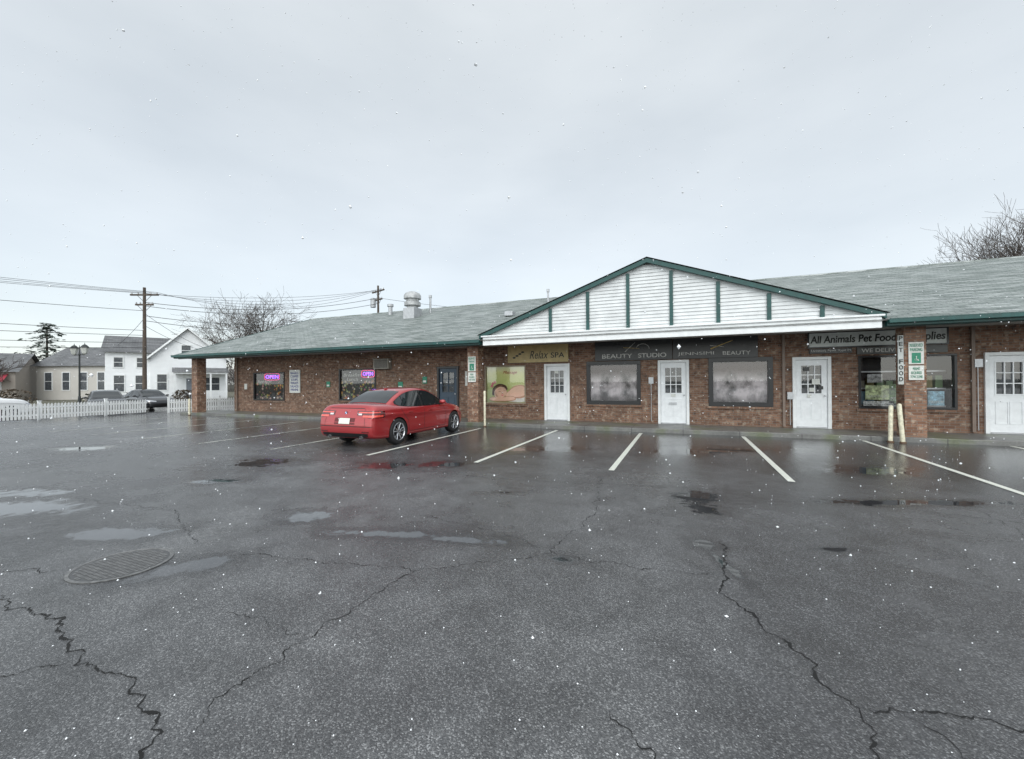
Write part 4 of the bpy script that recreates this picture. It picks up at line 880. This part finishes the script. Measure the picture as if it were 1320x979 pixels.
e=empty('street_lamp',(-41.6,16.1,-.2),'twin lantern street lamp on a dark decorative post','street lamp')
IRON=mat('lamp_iron',(.02,.025,.025),.5)
b=B(); b.lathe([(.2,0),(.2,.3),(.12,.4),(.08,.9),(.06,1.0),(.05,4.0),(.09,4.05),(.03,4.2),(.02,4.7),(.001,4.8)],IRON,n=14); b.tube((-.75,0,4.05),(.75,0,4.05),.03,.03,IRON,6); b.make('post',e)
for k in(-.75,.75):
    b=B(); b.lathe([(.05,4.05),(.14,4.15),(.24,4.55)],mat('lamp_glass',(.55,.56,.52),.3),origin=(k,0,0),n=6); ln=b.make('lantern',e); b=B(); b.lathe([(.28,4.55),(.12,4.75),(.03,4.8),(.001,4.95)],IRON,origin=(k,0,0),n=6); b.make('lantern_cap',ln)
# ---------------------------------------------------------------- falling snow
b=B(); SN=mat('snow',(.9,.92,.94),.7,var=.02); rnd=random.Random(12)
def flake(c,r):
    k=len(b.v)
    for d in((1,0,0),(-1,0,0),(0,1,0),(0,-1,0),(0,0,1),(0,0,-1)):
        b.v.append(tuple(Vector(c)+Vector(d)*r*rnd.uniform(.6,1.3)))
    for f in((0,2,4),(2,1,4),(1,3,4),(3,0,4),(2,0,5),(1,2,5),(3,1,5),(0,3,5)): b.face([k+i for i in f],SN)
Fw=Vector((-math.sin(th),math.cos(th),0)); Rt=Vector((math.cos(th),math.sin(th),0))
for i in range(2600):
    d=1.3+rnd.random()**.6*13; a=rnd.uniform(-1.5,1.5)*d; z=rnd.uniform(0.02,1.6+d*1.0)
    flake(Fw*d+Rt*a+Vector((0,0,z)),rnd.uniform(.0035,.010)*(.6+.08*d)*(1.8 if rnd.random()<.08 else 1))
for i in range(700):
    d=.9+rnd.random()*9; a=rnd.uniform(-1.4,1.4)*d; p=Fw*d+Rt*a; flake((p.x,p.y,.004),rnd.uniform(.002,.006)*(2.2 if rnd.random()<.12 else 1))
o=b.make('falling_snow'); o['kind']='stuff'
# ---------------------------------------------------------------- world & light
w=bpy.data.worlds.new('World'); scene.world=w; w.use_nodes=True; nt=w.node_tree; nt.nodes.clear()
def nn(t,**k):
    nd=nt.nodes.new('ShaderNode'+t)
    for a,v in k.items(): setattr(nd,a,v)
    return nd
out=nn('OutputWorld'); sky=nn('TexSky',sky_type='NISHITA',sun_disc=False); sky.sun_elevation=math.radians(48); sky.sun_rotation=math.radians(150)
bg1=nn('Background'); bg1.inputs[1].default_value=.05; nt.links.new(sky.outputs[0],bg1.inputs[0])
tc=nn('TexCoord'); sp=nn('SeparateXYZ'); nt.links.new(tc.outputs['Generated'],sp.inputs[0])
mp=nn('Mapping'); mp.inputs['Scale'].default_value=(1,1,2.6); nt.links.new(tc.outputs['Generated'],mp.inputs[0])
nz=nn('TexNoise'); nz.inputs['Scale'].default_value=1.8; nz.inputs['Detail'].default_value=5; nz.inputs['Roughness'].default_value=.5; nt.links.new(mp.outputs[0],nz.inputs['Vector'])
rp=nn('ValToRGB'); rp.color_ramp.elements[0].position=.3; rp.color_ramp.elements[0].color=(.64,.675,.675,1); rp.color_ramp.elements[1].position=.7; rp.color_ramp.elements[1].color=(.79,.82,.81,1); nt.links.new(nz.outputs[0],rp.inputs[0])
def mrn(src,a,b_,c,d):
    m=nn('MapRange',interpolation_type='SMOOTHSTEP'); nt.links.new(src,m.inputs[0])
    for i,v in enumerate((a,b_,c,d)): m.inputs[i+1].default_value=v
    return m.outputs[0]
up=mrn(sp.outputs[2],.72,1.0,0,1.0); back=mrn(sp.outputs[1],-.1,-.9,0,1.5)
ad=nn('Math',operation='ADD'); nt.links.new(up,ad.inputs[0]); nt.links.new(back,ad.inputs[1])
ad2=nn('Math',operation='ADD'); nt.links.new(ad.outputs[0],ad2.inputs[0]); ad2.inputs[1].default_value=.92
bg2=nn('Background'); nt.links.new(rp.outputs[0],bg2.inputs[0]); nt.links.new(ad2.outputs[0],bg2.inputs[1])
sh=nn('AddShader'); nt.links.new(bg1.outputs[0],sh.inputs[0]); nt.links.new(bg2.outputs[0],sh.inputs[1]); nt.links.new(sh.outputs[0],out.inputs[0])
sl_=bpy.data.lights.new('sun','SUN'); sl_.energy=1.1; sl_.angle=math.radians(40); sl_.color=(1,.98,.95); so=bpy.data.objects.new('sun',sl_); COL.objects.link(so)
so.rotation_euler=(math.radians(50),0,math.radians(30))
